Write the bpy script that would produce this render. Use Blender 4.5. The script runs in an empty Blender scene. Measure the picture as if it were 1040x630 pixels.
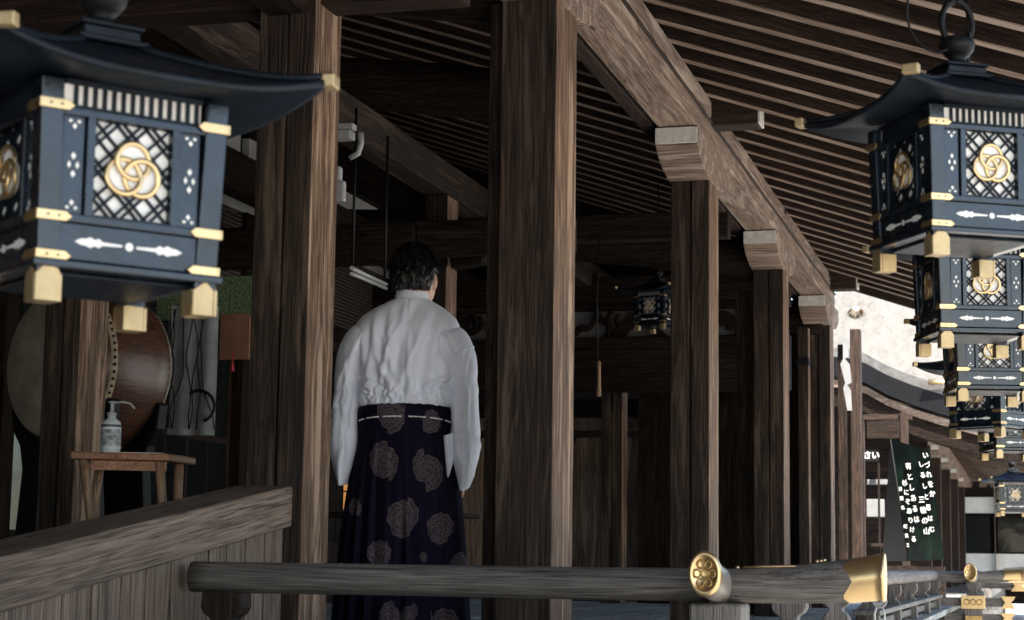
import bpy, bmesh, math, random
from math import sin, cos, pi, radians, atan2, sqrt, exp
from mathutils import Vector, Matrix, noise
random.seed(7)
S = bpy.context.scene
COL = S.collection

# ---------------------------------------------------------------- camera (z = 0 is the eye height)
F_PX = 1920.0
PSI, PIT, RHO = radians(15.4015), radians(7.6408), radians(0.8)
FW = Vector((-sin(PSI)*cos(PIT), cos(PSI)*cos(PIT), sin(PIT)))
R0 = Vector((cos(PSI), sin(PSI), 0)); U0 = R0.cross(FW)
UP = U0*cos(RHO) - R0*sin(RHO); RT = R0*cos(RHO) + U0*sin(RHO)
cd = bpy.data.cameras.new('camera'); cam = bpy.data.objects.new('camera', cd); COL.objects.link(cam)
cam.matrix_world = Matrix(((RT.x, UP.x, -FW.x, 0), (RT.y, UP.y, -FW.y, 0), (RT.z, UP.z, -FW.z, 0), (0, 0, 0, 1)))
cd.sensor_width = 36; cd.lens = 36*F_PX/1040; cd.clip_end = 2000; cd.clip_start = .05
cd.dof.use_dof = True; cd.dof.focus_distance = 8.6; cd.dof.aperture_fstop = 8.5
S.camera = cam

def at(px, py, d=None, X=None, Y=None, Z=None):
    """measured point of the place: the sight line through a photo pixel met with a known depth or plane"""
    v = FW + RT*((px-520)/F_PX) + UP*((315-py)/F_PX)
    if d is not None: return v*d
    if X is not None: return v*(X/v.x)
    if Y is not None: return v*(Y/v.y)
    return v*(Z/v.z)

FLOOR = -0.38
GROUND = -1.45

# ---------------------------------------------------------------- materials
def new_mat(name):
    m = bpy.data.materials.new(name); m.use_nodes = True
    nt = m.node_tree; nt.nodes.clear()
    out = nt.nodes.new('ShaderNodeOutputMaterial'); b = nt.nodes.new('ShaderNodeBsdfPrincipled')
    nt.links.new(b.outputs[0], out.inputs[0])
    return m, nt, b
def N(nt, t, **kw):
    n = nt.nodes.new(t)
    for k, v in kw.items(): setattr(n, k, v)
    return n
def noise_n(nt, vec, scale, detail=4, rough=.55, dist=0.0):
    n = N(nt, 'ShaderNodeTexNoise'); n.inputs['Scale'].default_value = scale; n.inputs['Detail'].default_value = detail
    n.inputs['Roughness'].default_value = rough; n.inputs['Distortion'].default_value = dist
    nt.links.new(vec, n.inputs['Vector']); return n.outputs['Fac']
def ramp(nt, fac, stops):
    r = N(nt, 'ShaderNodeValToRGB'); e = r.color_ramp.elements
    while len(e) < len(stops): e.new(.5)
    for i, (p, c) in enumerate(stops):
        e[i].position = p; e[i].color = (*c, 1) if len(c) == 3 else c
    nt.links.new(fac, r.inputs[0]); return r.outputs[0]
def mapping(nt, vec, scale, loc=(0, 0, 0), rot=(0, 0, 0)):
    m = N(nt, 'ShaderNodeMapping'); m.inputs['Scale'].default_value = scale; m.inputs['Location'].default_value = loc; m.inputs['Rotation'].default_value = rot
    nt.links.new(vec, m.inputs['Vector']); return m.outputs[0]
def mix(nt, fac, a, b, mode='MIX'):
    m = N(nt, 'ShaderNodeMix', data_type='RGBA', blend_type=mode)
    for inp, v in ((m.inputs[0], fac), (m.inputs[6], a), (m.inputs[7], b)):
        if hasattr(v, 'links') or hasattr(v, 'is_linked'): nt.links.new(v, inp)
        elif isinstance(v, (int, float)): inp.default_value = v
        else: inp.default_value = (*v, 1)
    return m.outputs[2]
def math_n(nt, op, a, b=None, c=None):
    m = N(nt, 'ShaderNodeMath', operation=op)
    for i, v in enumerate((a, b, c)):
        if v is None: continue
        if isinstance(v, (int, float)): m.inputs[i].default_value = v
        else: nt.links.new(v, m.inputs[i])
    return m.outputs[0]
def bump(nt, b, h, strength, dist=.01):
    n = N(nt, 'ShaderNodeBump'); n.inputs['Strength'].default_value = strength; n.inputs['Distance'].default_value = dist
    nt.links.new(h, n.inputs['Height']); nt.links.new(n.outputs[0], b.inputs['Normal'])

def wood(name, axis, dark, mid, light, rough=.75, k=1.0, bstr=.5, spec=.25, blotch=.38, bleach=None):
    m, nt, b = new_mat(name)
    tc = N(nt, 'ShaderNodeTexCoord').outputs['Object']
    def sc(a, l):
        v = [a*k]*3; v['XYZ'.index(axis)] = l*k; return tuple(v)
    v1 = mapping(nt, tc, sc(9, .55)); v2 = mapping(nt, tc, sc(170, 5.0)); v3 = mapping(nt, tc, sc(48, 1.5)); v4 = mapping(nt, tc, sc(2.2, .8))
    warp = noise_n(nt, v1, 1.0, 3, .5, .6)
    # growth rings: wavy contour lines of a slow field
    rings = math_n(nt, 'FRACT', math_n(nt, 'MULTIPLY', warp, 13.0))
    rings = math_n(nt, 'ABSOLUTE', math_n(nt, 'SUBTRACT', rings, .5))
    fine = noise_n(nt, v2, 1.0, 6, .65, .15)
    mid_n = noise_n(nt, v3, 1.0, 5, .6, .3)
    big = noise_n(nt, v4, 1.0, 4, .6, .2)
    f = math_n(nt, 'ADD', math_n(nt, 'MULTIPLY', rings, .26), math_n(nt, 'ADD', math_n(nt, 'MULTIPLY', fine, .66), math_n(nt, 'MULTIPLY', mid_n, .36)))
    col = ramp(nt, f, [(.42, dark), (.60, mid), (.84, light)])
    bl = ramp(nt, big, [(.32, (1-blotch,)*3), (.66, (1.0,)*3)])
    col = mix(nt, 1.0, col, bl, 'MULTIPLY')
    # fine drying cracks along the grain
    v5 = mapping(nt, tc, sc(34, .7), (3.1, 1.7, 2.3))
    cr = noise_n(nt, v5, 1.0, 2, .5, .2)
    crack = ramp(nt, math_n(nt, 'ABSOLUTE', math_n(nt, 'SUBTRACT', cr, .5)), [(.004, (0, 0, 0)), (.012, (1, 1, 1))])
    msk = ramp(nt, noise_n(nt, mapping(nt, tc, sc(6, 1.2), (9, 4, 2)), 1.0, 2), [(.5, (1, 1, 1)), (.58, (0, 0, 0))])
    crack = mix(nt, 1.0, crack, msk, 'LIGHTEN')
    cr2 = noise_n(nt, mapping(nt, tc, sc(120, 1.1), (1.3, 7.7, 4.3)), 1.0, 2, .5, .1)
    c2 = ramp(nt, math_n(nt, 'ABSOLUTE', math_n(nt, 'SUBTRACT', cr2, .5)), [(.004, (.25,)*3), (.03, (1, 1, 1))])
    col = mix(nt, 1.0, col, c2, 'MULTIPLY')
    col = mix(nt, crack, (dark[0]*.35, dark[1]*.35, dark[2]*.35), col)
    # scattered knots
    kv = N(nt, 'ShaderNodeTexVoronoi'); kv.inputs['Scale'].default_value = 1.0; nt.links.new(mapping(nt, tc, sc(4.5, 1.3), (2.2, 6.1, .4)), kv.inputs['Vector'])
    kn = ramp(nt, kv.outputs['Distance'], [(.035, (.30, .26, .24)), (.075, (1, 1, 1))])
    col = mix(nt, 1.0, col, kn, 'MULTIPLY')
    if bleach:   # worn pale patches where the outer skin of the timber has weathered off
        w = ramp(nt, noise_n(nt, mapping(nt, tc, sc(14, 1.1), (5, 5, 5)), 1.0, 5, .65, .5), [(.52, (0, 0, 0)), (.62, (1, 1, 1))])
        col = mix(nt, math_n(nt, 'MULTIPLY', w, .6), col, bleach)
    nt.links.new(col, b.inputs['Base Color'])
    b.inputs['Roughness'].default_value = rough; b.inputs['Specular IOR Level'].default_value = spec
    h = math_n(nt, 'MULTIPLY', math_n(nt, 'ADD', math_n(nt, 'ADD', math_n(nt, 'MULTIPLY', fine, .7), math_n(nt, 'MULTIPLY', rings, .5)), mid_n), crack)
    bump(nt, b, h, bstr, .006)
    return m

def plain(name, c, rough=.6, metal=0, spec=.5, var=.25, scale=6, bstr=.0, coat=0, stretch=(1, 1, 1)):
    m, nt, b = new_mat(name)
    tc = mapping(nt, N(nt, 'ShaderNodeTexCoord').outputs['Object'], stretch)
    n = noise_n(nt, tc, scale, 6, .6, .3)
    lo = tuple(x*(1-var) for x in c); hi = tuple(min(1, x*(1+var)) for x in c)
    nt.links.new(ramp(nt, n, [(.3, lo), (.7, hi)]), b.inputs['Base Color'])
    rr = math_n(nt, 'ADD', math_n(nt, 'MULTIPLY', noise_n(nt, tc, scale*3, 5), .3), rough-.15)
    nt.links.new(rr, b.inputs['Roughness'])
    b.inputs['Metallic'].default_value = metal; b.inputs['Specular IOR Level'].default_value = spec
    b.inputs['Coat Weight'].default_value = coat; b.inputs['Coat Roughness'].default_value = .15
    if bstr: bump(nt, b, noise_n(nt, tc, scale*8, 6), bstr, .004)
    return m

BR = dict(dark=(.013, .0088, .0066), mid=(.039, .0255, .018), light=(.115, .077, .054))
W = {}
for ax in 'XYZ':
    W['post'+ax] = wood('weathered_timber_'+ax, ax, BR['dark'], BR['mid'], BR['light'], bleach=(.12, .085, .062), bstr=.9)
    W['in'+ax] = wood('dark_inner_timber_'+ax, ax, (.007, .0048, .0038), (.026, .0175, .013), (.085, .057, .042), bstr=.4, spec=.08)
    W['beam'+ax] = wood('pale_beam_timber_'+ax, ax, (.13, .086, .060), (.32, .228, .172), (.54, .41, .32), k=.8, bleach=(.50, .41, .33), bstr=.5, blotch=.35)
    W['raft'+ax] = wood('rafter_timber_'+ax, ax, (.008, .0042, .0028), (.038, .021, .0135), (.12, .072, .048), k=1.2, bstr=.4)
    W['grey'+ax] = wood('grey_rail_timber_'+ax, ax, (.075, .067, .060), (.18, .162, .146), (.34, .31, .278), k=1.1, rough=.6, spec=.35, blotch=.5, bstr=.7)
    W['tan'+ax] = wood('tan_board_'+ax, ax, (.11, .080, .060), (.265, .195, .148), (.44, .34, .27), k=.9, blotch=.4, bstr=.45)
M = {}
W['floor'] = wood('worn_floor_boards', 'Y', (.26, .27, .25), (.44, .455, .43), (.58, .60, .57), rough=.75, spec=.05, blotch=.3)
M['greypaper'] = None
W['outZ'] = wood('bleached_side_lit_timber', 'Z', (.045, .025, .015), (.215, .130, .082), (.46, .305, .205), bleach=(.55, .39, .275), bstr=.6)  # paler copy for outer pillar faces: bleaching plus painted side light
M['sleeve'] = plain('dull_pewter_sleeve', (.30, .27, .23), .42, .5, var=.2, scale=12)
M['endwhite'] = plain('white_painted_end_grain', (.62, .59, .53), .7, var=.2, scale=22, bstr=.3)
M['black'] = plain('black_iron', (.006, .006, .007), .5, .0, spec=.22, var=.4, scale=20, bstr=.2)
M['navy'] = plain('dark_blue_patina_bronze', (.0055, .0120, .0215), .26, .2, .5, var=.6, scale=14, bstr=.18, coat=.3)
M['navyroof'] = plain('blue_black_lantern_roof', (.006, .010, .016), .5, .15, .25, var=.5, scale=9, bstr=.2)
M['gold'] = plain('gilt_fitting', (.66, .47, .24), .32, .92, .5, var=.08, scale=7, bstr=.0)
M['palegold'] = plain('pale_gilt_plate', (.46, .34, .18), .42, .65, .5, var=.14, scale=30, bstr=.1)
M['golddark'] = plain('tarnished_gilt_relief', (.45, .30, .12), .45, .85, .5, var=.4, scale=60, bstr=.5)
M['paper'] = plain('white_lantern_paper', (.80, .78, .74), .8, var=.05, scale=14)
M['greypaper'] = plain('toned_down_white_paper', (.20, .20, .20), .8, var=.2)  # white paper toned down to an even grey
M['plaster'] = plain('white_plaster', (.72, .71, .68), .85, var=.12, scale=3, bstr=.15)
M['skin'] = plain('skin', (.55, .33, .23), .5, var=.08, scale=30)
M['bottle'] = plain('translucent_white_plastic', (.55, .58, .60), .35, var=.05)
M['label'] = plain('dark_printed_band', (.05, .055, .06), .5)
M['drumskin'] = plain('aged_drum_hide', (.27, .235, .19), .65, var=.35, scale=7, bstr=.2)
M['drumbody'] = wood('lacquered_drum_body', 'X', (.035, .014, .008), (.10, .042, .024), (.19, .085, .05), rough=.33, spec=.6, k=.8, bstr=.15)
M['tablewood'] = wood('warm_table_wood', 'X', (.22, .10, .055), (.42, .20, .11), (.52, .28, .16), rough=.45, k=1.4, bstr=.2)
M['tableleg'] = wood('warm_table_leg_wood', 'Z', (.18, .10, .055), (.38, .23, .14), (.50, .33, .21), rough=.45, k=1.4, bstr=.2)
M['tube'] = plain('white_fixture_enamel', (.38, .39, .39), .4, var=.05)
M['green'] = plain('green_woven_mesh', (.12, .17, .09), .8, var=.9, scale=60)
M['brownpanel'] = plain('brown_board', (.28, .14, .08), .7, var=.2)
M['red'] = plain('red_cloth', (.42, .03, .05), .7)
M['blind'] = plain('dark_bamboo_blind', (.07, .052, .038), .8, var=.5, scale=30)
M['greyboard'] = plain('white_with_painted_shade', (.16, .155, .15), .8, var=.15)  # white plaster and ledge darkened: their shade is in the colour

def glass_dark():
    m, nt, b = new_mat('dark_window_glass')
    tc = N(nt, 'ShaderNodeTexCoord').outputs['Object']
    b.inputs['Base Color'].default_value = (.012, .014, .016, 1)
    b.inputs['Roughness'].default_value = .07; b.inputs['Specular IOR Level'].default_value = .4
    bump(nt, b, noise_n(nt, tc, 1.3, 2, .4, .8), .12, .03)
    return m
M['glass'] = glass_dark()

def gravel():
    m, nt, b = new_mat('pale_courtyard_gravel')
    tc = N(nt, 'ShaderNodeTexCoord').outputs['Object']
    v = N(nt, 'ShaderNodeTexVoronoi'); v.inputs['Scale'].default_value = 45; nt.links.new(tc, v.inputs['Vector'])
    c = ramp(nt, v.outputs['Color'], [(.1, (.30, .28, .26)), (.6, (.50, .48, .45)), (1, (.66, .64, .60))])
    c2 = mix(nt, noise_n(nt, tc, .35, 5), c, (.42, .40, .37))
    nt.links.new(c2, b.inputs['Base Color']); b.inputs['Roughness'].default_value = .9
    bump(nt, b, v.outputs['Distance'], .7, .02)
    return m
M['gravel'] = gravel()

def thatch():
    m, nt, b = new_mat('sun_bleached_bark_thatch')
    tc = N(nt, 'ShaderNodeTexCoord').outputs['Object']
    n1 = noise_n(nt, mapping(nt, tc, (7, 3, 3)), 1, 6, .7, .4)
    n2 = noise_n(nt, mapping(nt, tc, (13, 6, 8), (4, 4, 4)), 1, 4, .6, .3)
    c = ramp(nt, n1, [(.3, (.085, .079, .071)), (.45, (.118, .111, .100)), (.7, (.142, .134, .122))])
    c = mix(nt, ramp(nt, n2, [(.31, (1, 1, 1)), (.36, (0, 0, 0))]), c, (.085, .07, .058))
    nt.links.new(c, b.inputs['Base Color']); b.inputs['Roughness'].default_value = .95
    bump(nt, b, n1, .8, .05)
    return m
M['thatch'] = thatch()

def cloth_white():
    m, nt, b = new_mat('white_silk_cloth')
    tc = N(nt, 'ShaderNodeTexCoord').outputs['Object']
    n = noise_n(nt, mapping(nt, tc, (5, 5, 2.2)), 1, 5, .55, 1.2)
    nt.links.new(ramp(nt, n, [(.3, (.66, .68, .77)), (.7, (.77, .79, .88))]), b.inputs['Base Color'])
    b.inputs['Roughness'].default_value = .55; b.inputs['Sheen Weight'].default_value = .25
    h = math_n(nt, 'ADD', math_n(nt, 'MULTIPLY', noise_n(nt, mapping(nt, tc, (7, 7, 2.6), (0, 0, 0), (0, .45, 0)), 1, 2, .45, .9), 1.0),
               math_n(nt, 'MULTIPLY', noise_n(nt, mapping(nt, tc, (400, 400, 400)), 1, 2), .03))
    bump(nt, b, h, .16, .02)
    return m
M['kimono'] = cloth_white()

# medallions of the hakama: (x, z, radius) measured in the cloth's own frame
MEDS = []
def hakama_mat(meds):
    m, nt, b = new_mat('dark_violet_brocade_with_medallions')
    tc = N(nt, 'ShaderNodeTexCoord').outputs['Object']
    sep = N(nt, 'ShaderNodeSeparateXYZ'); nt.links.new(tc, sep.inputs[0])
    cell = math_n(nt, 'FLOOR', math_n(nt, 'ADD', math_n(nt, 'MULTIPLY', sep.outputs['X'], 13.0), math_n(nt, 'MULTIPLY', sep.outputs['Z'], .9)))
    wn = N(nt, 'ShaderNodeTexWhiteNoise', noise_dimensions='1D'); nt.links.new(cell, wn.inputs['W'])
    zz = math_n(nt, 'ADD', sep.outputs['Z'], math_n(nt, 'MULTIPLY', math_n(nt, 'SUBTRACT', wn.outputs['Value'], .5), .045))
    xx = math_n(nt, 'ADD', sep.outputs['X'], math_n(nt, 'MULTIPLY', math_n(nt, 'SUBTRACT', noise_n(nt, mapping(nt, tc, (9, 9, 6)), 1, 2), .5), .05))
    best = None
    for (x, z, r) in meds:
        dx = math_n(nt, 'DIVIDE', math_n(nt, 'SUBTRACT', xx, x), r*.80)
        dz = math_n(nt, 'DIVIDE', math_n(nt, 'SUBTRACT', zz, z), r)
        d = math_n(nt, 'SQRT', math_n(nt, 'ADD', math_n(nt, 'MULTIPLY', dx, dx), math_n(nt, 'MULTIPLY', dz, dz)))
        ang = math_n(nt, 'ARCTAN2', dz, dx)
        pet = math_n(nt, 'ADD', d, math_n(nt, 'MULTIPLY', math_n(nt, 'COSINE', math_n(nt, 'MULTIPLY', ang, 10.0)), .035))
        best = pet if best is None else math_n(nt, 'MINIMUM', best, pet)
    inside = math_n(nt, 'LESS_THAN', best, 1.0)
    rings = math_n(nt, 'SINE', math_n(nt, 'MULTIPLY', best, 21.0))
    vo = N(nt, 'ShaderNodeTexVoronoi', feature='DISTANCE_TO_EDGE'); vo.inputs['Scale'].default_value = 120
    nt.links.new(mapping(nt, tc, (1, .2, 1)), vo.inputs['Vector'])
    edge = math_n(nt, 'LESS_THAN', vo.outputs['Distance'], .13)
    pat = math_n(nt, 'MAXIMUM', math_n(nt, 'MULTIPLY', math_n(nt, 'GREATER_THAN', rings, .35), .7), math_n(nt, 'MULTIPLY', edge, .9))
    f = math_n(nt, 'MULTIPLY', math_n(nt, 'MULTIPLY', pat, inside), .95)
    ground = ramp(nt, noise_n(nt, mapping(nt, tc, (6, 6, 1.5)), 1, 3), [(.3, (.0036, .0026, .0080)), (.7, (.0090, .0062, .0205))])
    nt.links.new(mix(nt, f, ground, (.105, .082, .090)), b.inputs['Base Color'])
    b.inputs['Roughness'].default_value = .75; b.inputs['Specular IOR Level'].default_value = .08
    return m

# ---------------------------------------------------------------- mesh helpers
class MB:
    def __init__(self): self.v = []; self.f = []; self.sm = []
    def add(self, vs, fs, smooth=False):
        o = len(self.v); self.v += [tuple(p) for p in vs]; self.f += [tuple(i+o for i in f) for f in fs]; self.sm += [smooth]*len(fs); return self
    def box(self, x0, x1, y0, y1, z0, z1, mat=None):
        if x0 > x1: x0, x1 = x1, x0
        if y0 > y1: y0, y1 = y1, y0
        if z0 > z1: z0, z1 = z1, z0
        vs = [Vector(p) for p in ((x0, y0, z0), (x1, y0, z0), (x1, y1, z0), (x0, y1, z0), (x0, y0, z1), (x1, y0, z1), (x1, y1, z1), (x0, y1, z1))]
        if mat is not None: vs = [mat @ p for p in vs]
        return self.add(vs, [(0, 3, 2, 1), (4, 5, 6, 7), (0, 1, 5, 4), (1, 2, 6, 5), (2, 3, 7, 6), (3, 0, 4, 7)])
    def prism(self, pts, vec, smooth=False):
        pts = [Vector(p) for p in pts]; n = len(pts); vec = Vector(vec)
        vs = pts + [p+vec for p in pts]
        fs = [tuple(reversed(range(n))), tuple(range(n, 2*n))] + [(i, (i+1) % n, n+(i+1) % n, n+i) for i in range(n)]
        self.add(vs, fs[:2]); o = len(self.v)-2*n
        self.f += [tuple(i+o for i in f) for f in fs[2:]]; self.sm += [smooth]*n
        return self
    def loft(self, rings, cap=True, smooth=True, closed=True):
        n = len(rings[0]); o = len(self.v)
        for r in rings: self.v += [tuple(p) for p in r]
        for k in range(len(rings)-1):
            for i in range(n if closed else n-1):
                j = (i+1) % n
                self.f.append((o+k*n+i, o+k*n+j, o+(k+1)*n+j, o+(k+1)*n+i)); self.sm.append(smooth)
        if cap:
            self.f.append(tuple(o+i for i in reversed(range(n)))); self.sm.append(False)
            self.f.append(tuple(o+(len(rings)-1)*n+i for i in range(n))); self.sm.append(False)
        return self
    def tube(self, pts, r, n=12, cap=True, ry=None):
        pts = [Vector(p) for p in pts]; rings = []
        rs = r if isinstance(r, (list, tuple)) else [r]*len(pts)
        prev = None
        for i, p in enumerate(pts):
            t = (pts[min(i+1, len(pts)-1)]-pts[max(i-1, 0)]).normalized()
            a = Vector((0, 0, 1)) if abs(t.z) < .9 else Vector((1, 0, 0))
            if prev is not None: a = prev
            s = t.cross(a).normalized(); u = s.cross(t).normalized(); prev = u
            e = ry if ry else 1.0
            rings.append([p + s*(cos(2*pi*k/n)*rs[i]) + u*(sin(2*pi*k/n)*rs[i]*e) for k in range(n)])
        return self.loft(rings, cap)
    def lathe(self, prof, c=(0, 0, 0), n=24, cap=False):
        c = Vector(c)
        return self.loft([[c+Vector((r*cos(2*pi*k/n), r*sin(2*pi*k/n), z)) for k in range(n)] for r, z in prof], cap)
    def torus(self, c, R, r, ax='Y', n=28, m=8, a0=0, a1=2*pi, sc=(1, 1)):
        c = Vector(c); full = abs(a1-a0-2*pi) < 1e-6; k = n if full else n+1; rings = []
        for i in range(k):
            a = a0+(a1-a0)*i/n; ring = []
            for j in range(m):
                b = 2*pi*j/m; rr = R+r*cos(b); q = (rr*cos(a)*sc[0], r*sin(b), rr*sin(a)*sc[1])
                if ax == 'X': q = (q[1], q[0], q[2])
                if ax == 'Z': q = (q[0], q[2], q[1])
                ring.append(c+Vector(q))
            rings.append(ring)
        if full: rings.append(rings[0])
        return self.loft(rings, not full)
    def xf(self, mat):
        self.v = [tuple(mat @ Vector(p)) for p in self.v]; return self
    def build(self, name, mat, parent=None, bevel=0, seg=2, label=None):
        me = bpy.data.meshes.new(name); me.from_pydata(self.v, [], self.f); me.validate()
        bm = bmesh.new(); bm.from_mesh(me)
        bmesh.ops.remove_doubles(bm, verts=bm.verts, dist=1e-6)
        bmesh.ops.recalc_face_normals(bm, faces=bm.faces); bm.to_mesh(me); bm.free()
        if len(me.polygons) == len(self.sm): me.polygons.foreach_set('use_smooth', self.sm)
        for m in (mat if isinstance(mat, list) else [mat]): me.materials.append(m)
        o = bpy.data.objects.new(name, me); COL.objects.link(o)
        if parent is not None: o.parent = parent
        if bevel:
            b = o.modifiers.new('bevel', 'BEVEL'); b.width = bevel; b.segments = seg; b.limit_method = 'ANGLE'; b.angle_limit = radians(40)
        if label: o['label'] = label
        return o
def box(name, mat, parent, x0, x1, y0, y1, z0, z1, bevel=.004, label=None):
    return MB().box(x0, x1, y0, y1, z0, z1).build(name, mat, parent, bevel, label=label)
def thing(name, label, cat, loc=(0, 0, 0), rot=0, group=None):
    o = bpy.data.objects.new(name, None); COL.objects.link(o); o.location = loc; o.rotation_euler = (0, 0, rot)
    o['label'] = label; o['category'] = cat; o.empty_display_size = .1
    if group: o['group'] = group
    return o
def tag(o, label, cat, group=None):
    o['label'] = label; o['category'] = cat
    if group: o['group'] = group
    return o
def copy_tree(o, parent=None):
    c = o.copy(); COL.objects.link(c); c.parent = parent
    if parent is not None and 'category' in c: del c['category']
    for ch in list(o.children): copy_tree(ch, c)
    return c

# ---------------------------------------------------------------- ground
g = MB().box(-400, 400, -400, 600, GROUND-.3, GROUND).build('ground', M['gravel']); g['kind'] = 'structure'

# ================================================================ THE GALLERY
G = thing('shrine_gallery', 'long open timber gallery with square pillars, pale eave beam and close-set rafters', 'gallery')
AX = -1.877; PW = .24; PD = .37
Y0, YEND = -4.5, 19.05  # roof runs on unseen behind the camera, extended to block light there
def pillar(xr, y0, w=PW, dep=PD, z0=FLOOR-.9, z1=2.36, mat=None, groove=True, parent=G, bleached_lit=True):
    mat = mat or W['postZ']
    mb = MB(); x0 = xr-w
    if groove:
        xm = x0+w*.52
        mb.box(x0, xm-.004, y0, y0+.05, z0, z1).box(xm+.004, xr, y0-.006, y0+.05, z0, z1).box(x0+.003, xr-.002, y0+.051, y0+dep, z0, z1)
    else:
        mb.box(x0, xr, y0, y0+dep, z0, z1)
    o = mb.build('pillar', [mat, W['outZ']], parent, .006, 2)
    for p in o.data.polygons:      # the outer side, weathered and with side light painted in, is bleached timber
        if bleached_lit and p.normal.x > .9 and abs(o.data.vertices[p.vertices[0]].co.x-xr) < .02: p.material_index = 1
    return o
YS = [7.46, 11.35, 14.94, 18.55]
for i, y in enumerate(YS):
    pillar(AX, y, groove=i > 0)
# dark door jamb standing against the inner side of the second pillar
box('door_jamb', W['inZ'], G, AX-PW-.062, AX-PW-.004, 7.50, 7.80, FLOOR-.5, 2.36)
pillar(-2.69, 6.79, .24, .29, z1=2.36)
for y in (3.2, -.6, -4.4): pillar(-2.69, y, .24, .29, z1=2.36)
# inner row
XB = -4.0
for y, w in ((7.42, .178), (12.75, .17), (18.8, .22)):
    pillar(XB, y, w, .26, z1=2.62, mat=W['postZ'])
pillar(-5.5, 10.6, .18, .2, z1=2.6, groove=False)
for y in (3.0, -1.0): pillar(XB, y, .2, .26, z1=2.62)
# intermediate pillars seen in the gaps of the far bays
pillar(at(769, 400, Y=15.4).x, 15.4, .17, .2, z1=2.25, groove=False)
pillar(-2.05, 18.2, .10, .16, z1=2.3, groove=False)
b_ = MB().box(-2.16, -2.045, 18.18, 18.37, 1.93, 2.0).build('metal_band', M['black'], G, .003)

# boat-shaped brackets under the eave beam, with white painted ends
def bracket(yc, xr, w, z0, z1, L=.62, parent=G):
    hz = (z1-z0)
    prof = [(-L, z1), (-L, z1-.46*hz), (-L*.93, z1-.56*hz), (-L*.80, z1-.74*hz), (-L*.6, z1-.90*hz), (-L*.38, z0+.005), (-.3*L, z0)]
    prof = prof + [(-y, z) for y, z in reversed(prof)]
    mb = MB().prism([(xr-w, yc+y, z) for y, z in prof], (w, 0, 0))
    o = mb.build('bracket', W['beamX'], parent, .008, 2)
    for s in (-1, 1):
        MB().box(xr-w+.004, xr-.004, yc+s*L, yc+s*(L+.014), z1-.44*hz, z1-.006).build('painted_end', M['endwhite'], o, .003)
    return o
for y in YS: bracket(y+.15, AX+.012, .262, 2.36, 2.595)

# eave beam (runs the length of the gallery), built of a broad lower timber and a narrower upper one
def eave_beam(parent, y0, y1):
    mb = MB(); mb.box(AX-.235, AX+.002, y0, y1, 2.598, 2.728)
    mb.build('eave_beam', W['beamY'], parent, .008, 2)
    # upper board is made up of lengths with joints and gaps at the nosings
    ys = [y0, 7.9, 11.38, 11.62, 14.9, y1]
    mb = MB()
    for a, b in zip(ys[:-1], ys[1:]):
        if b-a < .5: continue
        mb.box(AX-.20, AX+.010, a+.006, b-.006, 2.757, 2.865)
    mb.build('upper_board', W['beamY'], parent, .007, 2)
    MB().tube([(AX+.004, y0, 2.733), (AX+.004, y1, 2.733)], .011, 8).build('beam_moulding', W['raftY'], parent)
    MB().box(AX-.19, AX-.030, y0, y1, 2.728, 2.757).build('beam_joint', W['inY'], parent)
    MB().box(AX-.345, AX-.262, y0, y1, 2.60, 2.74).box(AX-.262, AX-.238, y0, y1, 2.65, 2.73).build('inner_lintel', W['raftY'], parent, .005)
eave_beam(G, 3.5, YEND)
# inner longitudinal beams
box('inner_beam', W['postY'], G, XB-.19, XB+.0, -6, YEND, 2.625, 2.86, .012)
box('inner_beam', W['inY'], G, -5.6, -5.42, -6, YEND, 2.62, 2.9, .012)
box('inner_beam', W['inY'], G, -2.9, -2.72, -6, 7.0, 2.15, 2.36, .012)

# beam ends sticking out over the eave beam
for y, xe in ((11.40, -1.565), (18.55, -1.60)):
    n_ = MB().prism([(AX-.3, y, 2.715), (xe-.02, y, 2.715), (xe-.02, y, 2.935), (AX-.3, y, 2.935)], (0, .19, 0)).build('beam_end', W['raftX'], G, .012, 2)
    MB().box(xe-.02, xe-.004, y+.006, y+.184, 2.722, 2.928).build('painted_end', M['endwhite'], n_, .004)
# thick crossing log ends over the second pillar
# tie beams across the gallery
def log(name, pts, r, mat, parent, n=14, ry=1.0, label=None):
    P = [Vector(p) for p in pts]; out = []; rs = []
    for i in range(len(P)-1):
        for k in range(6):
            t = k/6; out.append(P[i].lerp(P[i+1], t)); rs.append(r*(1+.06*noise.noise(out[-1]*1.7)))
    out.append(P[-1]); rs.append(r)
    return MB().tube(out, rs, n, True, ry).build(name, mat, parent, label=label)
def tie(y, za, zb, r=.13, x0=-6.2, x1=AX-.06, mat=None):
    n = 7; pts = []
    for i in range(n+1):
        t = i/n; pts.append((x0+(x1-x0)*t, y, zb+(za-zb)*t+.10*sin(pi*t)))
    return log('tie_beam', pts, r, mat or W['inX'], G, ry=1.15)
tie(7.66, 2.45, 2.75, .14)
tie(11.5, 3.0, 3.15, .15, x1=-3.25)
tie(15.1, 2.42, 2.85, .15)
tie(18.6, 2.40, 2.7, .14)
tie(3.4, 2.3, 2.6, .15, x1=-2.8)
tie(0, 2.3, 2.6, .15, x1=-2.8)
# straight tie between the first and second pillar rows (pale underside)
MB().box(-6.2, AX-.245, 6.84, 7.02, 2.20, 2.36).build('tie_beam', W['raftX'], G, .01)
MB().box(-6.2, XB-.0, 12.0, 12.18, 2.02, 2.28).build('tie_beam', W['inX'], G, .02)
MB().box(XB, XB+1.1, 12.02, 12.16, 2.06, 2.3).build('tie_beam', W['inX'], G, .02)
MB().box(-6.2, AX-.25, 17.35, 17.52, 1.62, 2.02).build('tie_beam', W['inX'], G, .01)
MB().box(-6.2, AX-.25, 13.7, 13.85, 2.42, 2.62).build('tie_beam', W['inX'], G, .01)
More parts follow.
